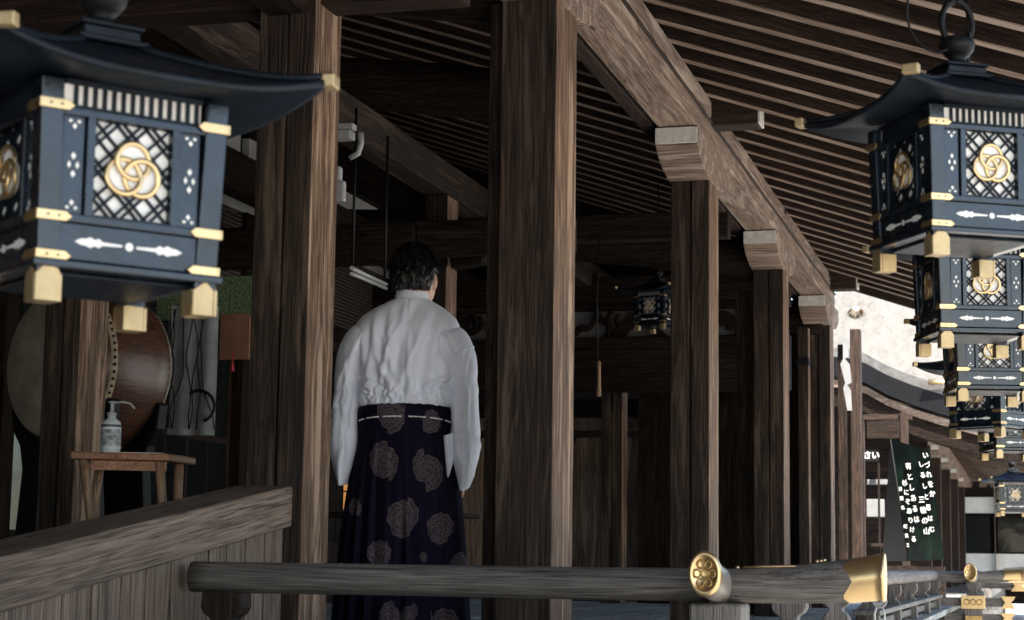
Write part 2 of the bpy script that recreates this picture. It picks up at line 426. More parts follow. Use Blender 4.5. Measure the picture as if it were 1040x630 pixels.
# carved strut (nosing) right of the inner pillar, with a pale rim
pc = at(474, 250, d=13.4)
MB().prism([(pc.x-.12, pc.y, pc.z-.16), (pc.x+.12, pc.y, pc.z-.12), (pc.x+.16, pc.y, pc.z+.02), (pc.x+.08, pc.y, pc.z+.14), (pc.x-.08, pc.y, pc.z+.15), (pc.x-.15, pc.y, pc.z)], (0, .16, 0)).build('carved_nosing', W['inX'], G, .02)
MB().torus((pc.x+.05, pc.y-.02, pc.z), .15, .014, 'Y', 14, 6, .3, 2.8).build('nosing_rim', M['tube'], G)

# roof: rafters at 18.4 degrees and the boards above them
TS = math.tan(radians(18.4))
def roof_z(x): return 2.866 + (AX-x)*TS
XE, XI = 1.05, -7.0
def rafters(parent, y0, y1, step, xe=XE, xi=XI, mat='raftX', w=.085, h=.145, nmax=100):
    y = y0; k = 0; A = radians(18.4); L = (xe-xi)/cos(A)
    while y < y1 and k < nmax:
        jy = y+random.uniform(-.008, .008)
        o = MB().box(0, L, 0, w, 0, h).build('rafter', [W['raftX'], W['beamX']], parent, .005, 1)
        o.location = (xi, jy, roof_z(xi)); o.rotation_euler = (random.uniform(-.01, .01), A, 0)
        for v in o.data.vertices: v.co.x += k*9.7      # every rafter cut from another stretch of timber
        o.location = Vector(o.location)-Vector((cos(A)*k*9.7, 0, -sin(A)*k*9.7))
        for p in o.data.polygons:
            if p.normal.z < -.9: p.material_index = 1  # paler timber on undersides imitates bounce light from the ground
        y += step; k += 1
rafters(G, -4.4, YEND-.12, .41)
MB().prism([(XI, Y0, roof_z(XI)+.137), (XE+.05, Y0, roof_z(XE+.05)+.137), (XE+.05, Y0, roof_z(XE+.05)+.30), (XI, Y0, roof_z(XI)+.36)], (0, YEND-Y0+.1, 0)).build('roof_board', W['inY'], G)
MB().prism([(XI, YEND, roof_z(XI)-.03), (XE+.05, YEND, roof_z(XE+.05)-.03), (XE+.05, YEND, roof_z(XE+.05)+.105), (XI, YEND, roof_z(XI)+.105)], (0, .09, 0)).build('barge_board', W['raftX'], G, .005)
MB().prism([(XE+.052, Y0, roof_z(XE)-.0), (XE+.12, Y0, roof_z(XE)-.02), (XE+.12, Y0, roof_z(XE)+.28), (XE+.052, Y0, roof_z(XE)+.28)], (0, YEND-Y0, 0)).build('eave_board', W['raftY'], G)
# hidden top covering of the roof, with ridge
MB().prism([(XI, Y0, roof_z(XI)+.37), (XE+.15, Y0, roof_z(XE)+.30), (XE+.15, Y0, roof_z(XE)+.42), (XI, Y0, roof_z(XI)+.62), (XI-3.5, Y0, roof_z(XI)-.6), (XI-3.5, Y0, roof_z(XI)-.8)], (0, YEND-Y0+.1, 0)).build('roof', M['thatch'], G)

# curved iron hooks over the beam at the far pillars
for y in (15.0, 18.4):
    MB().torus((AX+.16, y, 2.84), .15, .012, 'Y', 14, 6, radians(60), radians(190)).build('iron_hook', M['black'], G)

# floor
def floor_boards():
    mb = MB(); x = -6.2
    while x < -.80:
        mb.box(x+.003, min(x+.235, -.82), -6.5, 30, FLOOR-.05, FLOOR+random.uniform(-.002, .002)); x += .24
    o = mb.build('floor_board', W['floor'], G, .003, 1)
    box('floor_joist', W['inY'], G, -6.2, -.86, -6.5, 30, FLOOR-.2, FLOOR-.055)
floor_boards()
box('foundation', W['inY'], G, -6.2, -1.2, -6.5, 30, GROUND+.0, FLOOR-.205)

# rear wall at x = -6.2
XR = -6.2
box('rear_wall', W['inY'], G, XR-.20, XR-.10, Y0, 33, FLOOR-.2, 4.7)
box('rear_lintel', W['inY'], G, XR-.1, XR+.03, Y0, 33, 2.02, 2.16, .006)
box('rear_beam', W['inY'], G, XR-.1, XR+.05, Y0, 33, 2.97, 3.20, .006)
box('rear_beam', W['inY'], G, XR-.1, XR+.05, Y0, 33, 3.49, 3.75, .006)
box('plaster_band', M['plaster'], G, XR-.1, XR+.0, Y0, 33, 2.83, 2.965, 0)
yy = -6.0; k = 0
while yy < 33:
    box('plaster_panel', M['plaster'], G, XR-.1, XR-.04, yy+.08, yy+1.74, 3.20, 3.49, 0)
    box('wall_stud', W['inZ'], G, XR-.1, XR+.035, yy-.08, yy+.08, FLOOR, 2.83, .005)
    # bamboo blinds rolled down in the transom
    mb = MB(); z = 2.17
    while z < 2.82: mb.box(XR-.02, XR-.008, yy+.085, yy+1.76, z, z+.022); z += .034
    mb.build('bamboo_blind', M['blind'], G)
    # sliding door leaves
    for s in (0, 1):
        a = yy+.085+s*.835; b = a+.83; xo = XR-.02-s*.03
        fr = MB()
        fr.box(xo-.02, xo, a, a+.05, FLOOR, 2.02).box(xo-.02, xo, b-.05, b, FLOOR, 2.02)
        fr.box(xo-.02, xo, a+.05, b-.05, FLOOR, FLOOR+.55).box(xo-.02, xo, a+.05, b-.05, 1.93, 2.02).box(xo-.018, xo-.002, a+.05, b-.05, .92, .97)
        if 12 < yy < 33: fr.box(xo-.018, xo-.002, (a+b)/2-.012, (a+b)/2+.012, FLOOR+.55, 1.93)
        d_ = fr.build('sliding_door', W['raftZ'], G, .003)
        MB().box(xo-.012, xo-.008, a+.05, b-.05, FLOOR+.55, 1.93).build('glass_pane', M['glass'], d_)
    yy += 1.84; k += 1

# carved frog-leg struts and white infill over the far cross beam
def frogleg(cx, y, z, w, h, parent):
    pts = []
    for t in [i/10 for i in range(11)]:
        x = -w/2+w*t; pts.append((cx+x, y, z+h*(.15+.85*(1-abs(2*t-1)**1.6))))
    inner = []
    for t in [i/8 for i in range(9)]:
        x = w*.34-w*.68*t; inner.append((cx+x, y, z+h*.62*(1-abs(2*t-1)**2.2)))
    prof = pts + [(cx+w/2, y, z)] + inner + [(cx-w/2, y, z)]
    mb = MB(); n = len(prof)
    # triangulate ring strip between outer and inner outline
    o = [Vector(p) for p in pts]; q = [Vector(p) for p in reversed(inner)]
    for i in range(10):
        a, b = o[i], o[i+1]; c, d = q[min(8, int((i+1)*.8))], q[min(8, int(i*.8))]
        if (c-d).length < 1e-6: mb.prism([a, b, c], (0, .06, 0))
        else: mb.prism([a, b, c, d], (0, .06, 0))
    return mb.build('frog_leg_strut', W['inX'], parent)
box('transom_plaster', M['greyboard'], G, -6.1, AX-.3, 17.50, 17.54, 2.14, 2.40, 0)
for cx in (-5.6, -4.75, -3.55, -2.75): frogleg(cx, 17.40, 2.02, .62, .36, G)
MB().box(-6.2, AX-.25, 17.36, 17.54, 2.46, 2.72).build('tie_beam', W['inX'], G, .01)
rc_ = random.Random(11); sc_ = MB()
for i in range(34):     # carved cloud scrolls in front of the infill
    cx = rc_.uniform(-6.0, -2.3); a0 = rc_.uniform(0, 6); rr_ = rc_.uniform(.05, .12)
    sc_.torus((cx, 17.44, 2.14+rc_.uniform(0, .26)), rr_, rc_.uniform(.018, .034), 'Y', 14, 6, a0, a0+rc_.uniform(2, 4.6))
sc_.build('carved_scrolls', W['inX'], G)
for a_, b_ in ((2.02, 2.135), (2.405, 2.455)): MB().box(-6.2, AX-.25, 17.36, 17.53, a_, b_).build('tie_beam', W['inX'], G, .01)

# end partition, far left: dark doors given paler timber to imitate light reaching them
def end_doors():
    y = 19.6
    for i, x in enumerate((-6.1, -5.45, -4.8, -4.25)):
        w = .62 if i < 3 else .5
        f = MB().box(x, x+.07, y, y+.05, FLOOR, 1.55).box(x+w-.07, x+w, y, y+.05, FLOOR, 1.55).box(x+.07, x+w-.07, y, y+.05, 1.42, 1.55).box(x+.07, x+w-.07, y, y+.05, FLOOR, FLOOR+.2)
        f = f.build('panel_door', W['tanZ'], G, .006)
        # inner panel with rounded top
        pts = [(x+.1, y+.015, FLOOR+.24), (x+w-.1, y+.015, FLOOR+.24), (x+w-.1, y+.015, 1.28), (x+w-.14, y+.015, 1.34), (x+.14, y+.015, 1.34), (x+.1, y+.015, 1.28)]
        MB().prism(pts, (0, .03, 0)).build('door_panel', W['beamZ'], f, .006)
end_doors()
box('end_lintel', W['inX'], G, -6.2, -3.9, 19.55, 19.75, 1.56, 1.75, .006)

# closing walls: gable infill above the last tie beam, end wall further back, wing behind the viewer's end
MB().prism([(XI, YEND-.25, 2.70), (AX-.13, YEND-.25, 2.70), (AX-.13, YEND-.25, roof_z(AX-.13)), (XI, YEND-.25, roof_z(XI))], (0, .05, 0)).build('gable_boarding', W['inZ'], G)
box('end_wall', W['inZ'], G, -3.9, AX-.13, 19.12, 19.2, FLOOR-.2, 2.7)
box('end_wall', W['inZ'], G, -6.2, -3.95, 20.6, 20.7, FLOOR-.2, 2.9)

# ================================================================ ROPE PULL, INNER LANTERN, FIXTURE, etc.
p0 = at(606, 300, d=13.9); p1 = at(607, 367, d=13.9); p2 = at(608, 403, d=13.9)
RP = thing('bell_pull', 'thin cord with a long turned wooden handle hanging between second and third pillars', 'bell pull', p2)
MB().tube([p1-p2, p0-p2, Vector((0, 0, 2.45-p2.z))], .006, 6).build('cord', M['black'], RP)
MB().lathe([(.010, 0), (.019, .01), (.020, .04), (.015, .08), (.014, .2), (.017, .25), (.008, .265)], n=12, cap=True).build('handle', M['tableleg'], RP)

# ================================================================ LANTERNS
def rot4(k): return Matrix.Rotation(k*pi/2, 4, 'Z')
def make_lantern():
    L = thing('hanging_lantern', 'x', 'lantern')
    H = .155                                     # half width of the body at the foot; it widens a little upward
    def hw(z): return H - .006 + .030*(z-.05)
    zt = .345
    # corner posts with legs
    for k in range(4):
        rk = rot4(k)
        mb = MB()
        def sq(z, o=.0): h = hw(z)+o; return [(-h-.004, -h-.004, z), (-h+.034, -h-.004, z), (-h+.034, -h+.034, z), (-h-.004, -h+.034, z)]
        mb.loft([sq(.0), sq(.05), sq(.2), sq(zt)], True, False)
        p = mb.xf(rk).build('corner_post', M['navy'], L, .003)
        # gilt toe cap with a pointed top edge on both outer faces
        c = MB(); h = hw(.02)
        a0, a1 = -h-.0068, -h+.0365
        c.prism([(a0, a0, -.006), (a1, a0, -.006), (a1, a0, .034), ((a0+a1)/2+.014, a0, .046), ((a0+a1)/2-.006, a0, .052), (a0, a0, .036)], (0, .006, 0))
        c.prism([(a0, a0+.007, -.006), (a0, a1, -.006), (a0, a1, .034), (a0, (a0+a1)/2, .05), (a0, a0+.007, .036)], (.006, 0, 0))
        c.prism([(a1-.006, a0+.007, -.006), (a1-.006, a1, -.006), (a1-.006, a1, .036), (a1-.006, a0+.007, .036)], (.006, 0, 0))
        c.box(a0+.006, a1-.006, a1-.006, a1, -.006, .036).box(a0+.006, a1-.006, a0+.006, a1-.006, -.006, -.002)
        c.xf(rk).build('toe_cap', M['palegold'], p, .001)
        for z in (.066, .128, .303):
            c = MB(); h = hw(z); a0 = -h-.0075; e = a0+.058
            c.prism([(a0, a0, z-.008), (e-.010, a0, z-.008), (e, a0, z), (e-.010, a0, z+.008), (a0, a0, z+.008)], (0, .0035, 0))
            c.prism([(a0, a0+.0036, z-.008), (a0, e-.010, z-.008), (a0, e, z), (a0, e-.010, z+.008), (a0, a0+.0036, z+.008)], (.0035, 0, 0))
            c.xf(rk).build('gilt_clip', M['gold'], p, .001)
            pin = MB()
            for q in (a0+.018, a0+.036): pin.box(q-.0015, q+.0015, a0-.0015, a0+.0002, z-.0015, z+.0015)
            pin.xf(rk).build('pin', M['black'], p)
    # plates
    MB().box(-H-.006, H+.006, -H-.006, H+.006, .047, .060).build('base_plate', M['navy'], L, .003)
    MB().box(-H*.78, H*.78, -H*.78, H*.78, .040, .0465).build('bottom_tray', M['navyroof'], L, .003)
    for (z0_, z1_, hh) in ((.1205, .134, H), (.290, .303, hw(.29))):
        mb = MB()
        for k in range(4):
            q = MB().box(-H+.02, H-.02, -hh-.001-.0004*(k % 2), -hh+.014, z0_, z1_)
            mb.add([rot4(k) @ Vector(v) for v in q.v], q.f)
        mb.build('cross_bar', M['navy'], L, .002)
    # faces
    for k in range(4):
        rk = rot4(k)
        f = MB(); y = -H+.006
        def vbar(x0, x1, z0, z1, yy, t=.008): f.box(x0, x1, yy, yy+t, z0, z1)
        # lower panel and side boards
        vbar(-.118, .118, .062, .120, y)
        for s in (-1, 1):
            vbar(s*.118, s*.082, .130, .296, y+.001)
            vbar(s*.080, s*.066, .130, .296, y-.006, .012)
        vbar(-.066, .066, .130, .137, y-.003, .010); vbar(-.066, .066, .290, .296, y-.003, .010)
        f.xf(rk); face = f.build('side_panel', M['navy'], L, .0015)
        # backing paper
        MB().box(-.066, .066, y+.010, y+.012, .137, .290).xf(rk).build('paper_screen', M['paper'], face)
        # diagonal double lattice
        g_ = MB()
        w_, z0, z1 = .066, .137, .290; cz = (z0+z1)/2
        def clipbar(c, sgn, hw_=.0022):
            # bar along direction (1, sgn); line: z - cz = sgn*x + c, clipped to the panel
            pts = []
            for off in (-hw_*1.414, hw_*1.414):
                xs = sorted(((z0-cz-c-off)/sgn, (z1-cz-c-off)/sgn)); xa, xb = max(-w_, xs[0]), min(w_, xs[1])
                if xb-xa < .003: return
                pts.append(((xa, cz+sgn*xa+c+off), (xb, cz+sgn*xb+c+off)))
            (a, b), (c2, d2) = pts
            g_.prism([(a[0], y+.004, a[1]), (b[0], y+.004, b[1]), (d2[0], y+.004, d2[1]), (c2[0], y+.004, c2[1])], (0, .0055 if sgn > 0 else .0050, 0))
        for c in (-.112, -.098, -.062, -.048, -.012, .002+.010, .048, .062, .098, .112):
            clipbar(c, 1); clipbar(c, -1)
        g_.xf(rk).build('lattice', M['navyroof'], face)
        # crest: white disc ground with three interlocking gilt rings
        cr = MB(); R_ = .0285; rr = .0175
        for j in range(3):
            a = pi/2+j*2*pi/3; cx, cz2 = rr*cos(a), rr*sin(a)
            seg = []
            n = 40
            for i in range(n):
                t = 2*pi*i/n
                seg.append((cx+R_*1.0*cos(t), -.004*sin(t*1+a*1+.6), cz2+R_*sin(t)))
            rings = []
            for i in range(n+1):
                t = 2*pi*i/n; ccx, ccz = cx+R_*cos(t), cz2+R_*sin(t); yo = -.0025*sin(t-a)
                ring = []
                for q in range(8):
                    b2 = 2*pi*q/8; r2 = .0046*cos(b2)
                    ring.append((ccx+r2*cos(t), y-.003+yo+.003*sin(b2), cz+ccz+r2*sin(t)))
                rings.append(ring)
            cr.loft(rings, False)
        disc = MB()
        for j in range(3):
            a = pi/2+j*2*pi/3
            disc.prism([(rr*cos(a)+R_*cos(t*pi/10), y+.001+.0006*j, cz+rr*sin(a)+R_*sin(t*pi/10)) for t in range(20)], (0, .0028-.0006*j, 0))
        disc.xf(rk).build('crest_ground', M['paper'], face)
        cr.xf(rk).build('three_ring_crest', M['gold'], face)
        # pale cut-outs: small flowers on the side boards
        fl = MB()
        def lozenge(x, z, a, b, yy=y-.0008): fl.prism([(x-a, yy, z), (x, yy, z-b), (x+a, yy, z), (x, yy, z+b)], (0, .0016, 0))
        for s in (-1, 1):
            x = s*.100
            for dz, a, b in ((.0145, .0042, .0062), (-.0145, .0042, .0062)): lozenge(x, .212+dz, a, b)
            for dx in (-.0068, .0068): lozenge(x+dx, .212, .0032, .0062)
            for z, sg in ((.146, 1), (.280, -1)):
                lozenge(x, z+sg*.006, .004, .005); lozenge(x-.007, z-sg*.002, .0035, .003); lozenge(x+.007, z-sg*.002, .0035, .003)
        # long double-arrow ornament on the lower panel
        for s in (-1, 1):
            prof = [(.012, .0018), (.045, .0030), (.052, .0075), (.058, .0050), (.066, .0085), (.074, .0055), (.082, .0050), (.092, .0)]
            pts = [(s*x, y-.001, .092+h) for x, h in prof]+[(s*x, y-.001, .092-h) for x, h in reversed(prof[:-1])]
            fl.prism(pts, (0, .0018, 0))
        fl.prism([(.0068*cos(t*pi/8), y-.001, .092+.0068*sin(t*pi/8)) for t in range(16)], (0, .0018, 0))
        fl.xf(rk).build('pale_inlay', M['paper'], face)
        # frieze with slots
        fz = MB(); h = hw(.32); nz = 14; wd = .225
        fz.box(-.118, .118, -h+.012, -h+.016, .304, zt)
        fr_o = MB(); step = wd/nz
        for i in range(nz): fr_o.box(-wd/2+i*step+step*.60, -wd/2+(i+1)*step, -h+.006, -h+.0115, .308, .340)
        fr_o.box(-.118, .118, -h+.004, -h+.0118, .303, .3075).box(-.118, .118, -h+.004, -h+.0118, .3405, .348)
        fr_o.xf(rk).build('frieze_slats', M['navyroof'], face)
        fz.xf(rk).build('frieze_paper', M['paper'], face)
    # roof: concave pyramid with upturned corners
    def eave(u, v, lift=0):   # u along the edge -1..1
        return .012 + .030*abs(u)**3
    n = 16; rings = []
    prof = [(0.0, .0), (.10, .004), (.25, .016), (.45, .040), (.65, .066), (.82, .090), (.92, .112)]
    def ring(s, base, full=.272):
        pts = []
        half = full*(1-s)+.0*s
        for k in range(4):
            for i in range(n):
                u = -1+2*i/n
                x = u*half*(1+.045*(abs(u)**4)*(1-s)); yv = -half*(1+.045*(abs(u)**4)*(1-s))
                z = base+.034*abs(u)**3*(1-s)**2.0
                q = rot4(k) @ Vector((x, yv, z)); pts.append(q)
        return pts
    ze = .352
    outer = [ring(s, ze+z) for s, z in prof]
    rim = [ring(0, ze-.010)]
    und = [ring(.04, ze-.012), ring(.30, ze-.004), ring(.62, ze-.003)]
    MB().loft(list(reversed(und))+rim+outer, True, True).build('roof', M['navyroof'], L)
    # corner tips of the roof
    for k in range(4):
        e = .272*1.045
        t = Matrix.Rotation(k*pi/2, 4, 'Z') @ Matrix.Translation((-e+.004, -e+.004, ze+.034-.001)) @ Matrix.Rotation(radians(45), 4, 'Z')
        MB().box(-.011, .011, -.030, .008, -.013, .009, t).build('roof_tip', M['palegold'], L, .003)
    # hip ridges
    hr = MB()
    for k in range(4):
        pts = []
        for i in range(9):
            s = i/8*.86; b = 0
            for (s0, z0_), (s1, z1_) in zip(prof[:-1], prof[1:]):
                if s0 <= s <= s1: b = z0_+(z1_-z0_)*(s-s0)/(s1-s0)
            hf = .272*(1-s)*(1+.045*(1-s)); pts.append(rot4(k) @ Vector((-hf, -hf, ze+b+.034*(1-s)**2+.004)))
        hr.tube(pts, .0075, 6)
    hr.build('hip_ridge', M['navyroof'], L)
    # stepped neck, bud finial, ring
    MB().box(-.062, .062, -.062, .062, ze+.094, ze+.104).box(-.05, .05, -.05, .05, ze+.104, ze+.122).box(-.056, .056, -.056, .056, ze+.122, ze+.130).build('neck_block', M['navyroof'], L, .003)
    zf = ze+.130
    MB().lathe([(.030, zf), (.034, zf+.004), (.022, zf+.012), (.020, zf+.020), (.030, zf+.028), (.040, zf+.042), (.043, zf+.056), (.038, zf+.068), (.030, zf+.074), (.0, zf+.078)], n=20).build('bud_finial', M['black'], L)
    pet = MB()
    for j in range(6):
        a = j*pi/3; pet.prism([(.036*cos(a-.35), .036*sin(a-.35), zf+.055), (.036*cos(a+.35), .036*sin(a+.35), zf+.055), (.030*cos(a), .030*sin(a), zf+.085)], (.006*cos(a), .006*sin(a), 0))
    pet.build('finial_petal', M['black'], L)
    MB().torus((0, 0, zf+.110), .046, .0082, 'Y', 28, 10, sc=(.88, 1.2)).build('ring', M['black'], L)
    ch = MB(); z = zf+.180
    for i in range(7):
        ch.torus((0, 0, z), .016, .0055, 'Y' if i % 2 else 'X', 14, 6, sc=(.7, 1.25)); z += .030
    ch.tube([(0, 0, z-.02), (0, 0, z+.55)], .006, 6)
    ch.build('chain', M['black'], L)
    return L
proto = make_lantern()
def face_rot(pos, theta):
    """rotation so that the front face is turned theta to the right of the line of sight"""
    az = atan2(pos.x, pos.y)          # line of sight angle from +Y toward +X
    return -az + theta
lan = [  # pixel x, pixel y of the foot at the axis, depth, turn, label
    (90, 319, 3.11, radians(23), 'largest blurred blue-black lantern hanging at the upper left in front of the first pillar', 'shrine'),
    (976, 269, 4.50, radians(28.7), 'large blue-black lantern with gilt crest, first and biggest of the row under the right eave', ''),
    (989, 357, 6.32, radians(17), 'second lantern of the row on the right, hanging directly below the biggest one', ''),
    (1003, 409, 8.12, radians(12), 'third lantern of the row on the right, half hidden by the second one above', ''),
    (1007, 445, 9.92, radians(58), 'fourth lantern of the right row, its dark shaded face with dull crest turned forward', ''),
    (1028, 466, 11.8, radians(20), 'fifth lantern of the right row, tucked behind the fourth at the picture edge', ''),
    (1029, 524, 19.6, radians(10), 'smallest and farthest lantern, hanging apart and low over the far railing', ''),
]
lanterns = []
for i, (px, py, d, th, lab, _) in enumerate(lan):
    o = proto if i == 0 else copy_tree(proto)
    p = at(px, py, d=d); o.location = p; o.rotation_euler = (0, 0, face_rot(p, th))
    o['label'] = lab; o['group'] = 'bronze lanterns hanging from the eaves'; lanterns.append(o)
# thin supply wire looped beside the first lantern of the row
pw = [at(x, y, d=4.5) for x, y in ((925, -60), (922, 0), (921, 15), (924, 30), (931, 42), (941, 50), (953, 54), (962, 50))]
tag(MB().tube(pw, .0032, 6).build('lantern_wire', M['black']), 'thin black wire looping beside the ring of the biggest right lantern', 'wire')

# ================================================================ SLOPING PARAPET at the left
PX = -2.73; SL = .135
PP = thing('sloping_parapet', 'sloping plank-panelled parapet with thick weathered cap rail at lower left', 'parapet', (PX, 6.78, FLOOR))
def zp(y): return .283+(y-6.78)*SL
def loc(p, o): return Vector(p)-Vector(o)
ob = (PX, 6.78, FLOOR)
cap = MB()
for a_, b_ in ((-5.3, -3.402), (-3.398, .004)): cap.box(-.24, 0, a_, b_, -.154, 0)
cap = cap.build('cap_rail', W['tanY'], PP, .010, 3)
cap.location = (0, .005, zp(6.785)-FLOOR); cap.rotation_euler = (math.atan(SL), 0, 0)
y = 6.80; k = 0
yb = [6.78, 6.60, 6.42, 6.25, 6.10, 5.93, 5.80, 5.62, 5.45, 5.26, 5.08, 4.90, 4.7, 4.5, 4.3, 4.1, 3.9, 3.7, 3.5, 3.3, 3.1, 2.9, 2.7, 2.5, 2.3, 2.1]
for a, b in zip(yb[:-1], yb[1:]):
    dx = random.uniform(-.003, .003)
    mb = MB(); pts = [(PX-.06+dx, a-.005, zp(a)-.157), (PX-.06+dx, b+.005, zp(b)-.157), (PX-.06+dx, b+.005, -1.40), (PX-.06+dx, a-.005, -1.40)]
    mb.prism([loc(q, ob) for q in pts], (.032, 0, 0)).build('panel_board', W['tanZ'], PP, .003)
MB().box(-.10, -.062, -5.0, 0, -1.0, .2).build('backing', W['inZ'], PP)
# ================================================================ RAILINGS
def rail_post(parent, x, y, rot=0.0, zt=-.105, name='rail_post', low=-.42):
    """saddle block, waisted neck and wide lower body carrying the round top rail"""
    prof = [(.066, zt), (.070, zt-.05), (.058, zt-.072), (.034, zt-.088), (.034, zt-.10), (.052, zt-.116), (.066, zt-.14), (.068, low)]
    pts = [(a, z) for a, z in prof]+[(-a, z) for a, z in reversed(prof)]
    m = Matrix.Translation((x, y, 0)) @ Matrix.Rotation(rot, 4, 'Z')
    mb = MB().prism([(a, -.055, z) for a, z in pts], (0, .11, 0)); mb.xf(m)
    return mb.build(name, W['greyZ'], parent, .006, 2)
R1 = thing('veranda_railing', 'low grey log railing with gilt caps along the veranda, corner in front of third pillar', 'railing')
ZR = -.058; rr = .047
# rail across (along X) with upswept, flared outer end
def flared(pts, rs, ry, name, mat, parent): return MB().tube(pts, rs, 22, True, ry).build(name, mat, parent)
YX = 5.88
pts, rs = [], []
for i in range(26):
    x = -2.715+(-.935+2.715)*i/25; pts.append((x, YX, ZR+.002*noise.noise(Vector((x*3, 0, 0))))); rs.append(rr*(1+.02*noise.noise(Vector((x*4, 1, 0)))))
for i in range(1, 13):
    t = i/12; x = -.935+t*.485; pts.append((x, YX, ZR+.032*t*t)); rs.append(rr*(1+.36*t**1.2))
MB().tube(pts, rs, 24, True, 1.08).build('top_rail', W['greyX'], R1)
xe = -.45; zc = ZR+.032
# notched gilt sleeve on the end
def gold_sleeve(parent, x0, x1, y, z0, z1, r0, r1, mat):
    n = 28; rings = []
    for i in range(7):
        t = i/6; ring = []
        for k in range(n):
            a = 2*pi*k/n
            notch = (abs(((a/(pi/2)) % 1)-.5)*2)      # scalloped boundary
            xs = x0+(.030*notch)*(1-t); x = xs+(x1-xs)*t
            r = r0+(r1-r0)*t; ring.append((x, y+r*cos(a), z0+(z1-z0)*t+r*1.08*sin(a)))
        rings.append(ring)
    mb = MB().loft(rings, False)
    mb.loft([rings[-1], [(x1+.006, y+(r1+.004)*cos(2*pi*k/n), z1+(r1+.004)*1.08*sin(2*pi*k/n)) for k in range(n)], [(x1+.012, y+(r1)*cos(2*pi*k/n), z1+r1*1.08*sin(2*pi*k/n)) for k in range(n)]], False)
    mb.f.append(tuple(range(len(mb.v)-n, len(mb.v)))); mb.sm.append(False)
    return mb.build('gilt_sleeve', mat, parent)
gold_sleeve(R1, xe-.110, xe+.004, YX, ZR+.0185, zc+.0005, rr*1.31, rr*1.39, M['gold'])
# strap of gilt on the top of the rail by the crossing
MB().tube([(-.86, YX-.012, ZR+.057), (-.80, YX-.012, ZR+.060), (-.72, YX-.012, ZR+.062), (-.69, YX-.012, ZR+.0625)], [.010, .013, .010, .003], 8, True, .35).build('gilt_strap', M['gold'], R1)
pn = MB()
for x, z in ((-.885, .062), (-.862, .062), (-.775, .066), (-.640, .084), (-.628, .086), (-.618, .088)): pn.lathe([(.006, 0), (.006, .004), (.0, .009)], (x, YX, ZR+z-.008), 10)
for x in (-2.25, -2.19, -2.62, -2.42): pn.lathe([(.005, 0), (.005, .004), (.0, .008)], (x, YX, ZR+.046), 8)
pn.build('rail_nail', M['gold'], R1)
# rail along the veranda edge (along Y), its near end thrust toward the courtyard with a gilt disc cap
XRL = -.935
pts, rs = [], []
YR1 = 18.75
for i in range(40):
    y = YR1-(YR1-5.98)*i/39; pts.append((XRL, y, ZR)); rs.append(rr)
MB().tube(pts, rs, 20, True, 1.08).build('top_rail', W['greyY'], R1)
def end_stub(parent, x, y, z, dirv, L, r0, r1, mat=None, disc=True, seg=10):
    """flared stub with disc cap; dirv = outward direction"""
    d = Vector(dirv).normalized(); s = Vector((d.y, -d.x, 0)).normalized()*-.88; u = Vector((0, 0, 1)); n = 26
    rings = []
    for i in range(seg+1):
        t = i/seg; c = Vector((x, y, z))+d*(L*t)+u*(.022*t*t); r = r0+(r1-r0)*t
        rings.append([c+s*(r*cos(2*pi*k/n))+u*(r*1.22*sin(2*pi*k/n)) for k in range(n)])
    o = MB().loft(rings, True).build('end_stub', M['sleeve'], parent)
    c = Vector((x, y, z))+d*(L+.001)+u*.022
    def rg(off, r): return [c+d*off+s*(r*cos(2*pi*k/n))+u*(r*1.22*sin(2*pi*k/n)) for k in range(n)]
    MB().loft([rg(-.03, r1+.003), rg(0, r1+.006), rg(.010, r1+.006), rg(.016, r1+.001), rg(.016, r1-.007), rg(.010, r1-.010), rg(.009, r1*.02)], True).build('gilt_cap', M['gold'], o)
    rel = MB()
    for (a, b) in [(0, 0)]+[(cos(q*pi/3)*.5, sin(q*pi/3)*.5) for q in range(6)]:
        cc = c+d*.012+s*(a*r1)+u*(b*1.22*r1)
        rings = []
        for i in range(13):
            t = 2*pi*i/12; rc = r1*.23
            rings.append([cc+s*((rc+.003*cos(w))*cos(t))+u*((rc+.003*cos(w))*sin(t))+d*(.003*sin(w)) for w in (0, pi/2, pi, 3*pi/2)])
        rel.loft(rings, False)
    rel.build('cap_relief', M['golddark'], o)
    return o
c0 = Vector((XRL, 5.98, ZR-.004))
end_stub(R1, c0.x+.0, c0.y-.03, ZR-.006, (-.02, -1, .06), .33, .046, .050)
# saddle block at the crossing
MB().box(-1.02, -.86, YX-.10, YX+.10, -.20, -.112).box(-.995, -.885, YX-.07, YX+.07, -.42, -.20).build('corner_block', W['greyZ'], R1, .010)
for y in (7.6, 9.45, 11.3, 13.15, 15.0, 16.85, 18.7): rail_post(R1, XRL, y, pi/2*0)
rail_post(R1, -2.59, YX, 0).data.materials[0] = W['raftZ']
# middle and ground rails
def beamx(n, x0, x1, y, z, h, w, mat='greyX', parent=R1): return MB().box(x0, x1, y-w/2, y+w/2, z-h/2, z+h/2).build(n, W[mat], parent, .006)
def beamy(n, x, y0, y1, z, h, w, mat='greyY', parent=R1): return MB().box(x-w/2, x+w/2, y0, y1, z-h/2, z+h/2).build(n, W[mat], parent, .006)
beamx('middle_rail', -2.6, -.70, YX, -.325, .05, .06); beamx('ground_rail', -2.6, -.66, YX, -.475, .10, .11)
beamy('middle_rail', XRL, 5.6, YR1, -.325, .05, .05); beamy('ground_rail', XRL, 5.5, YR1, -.475, .10, .11)
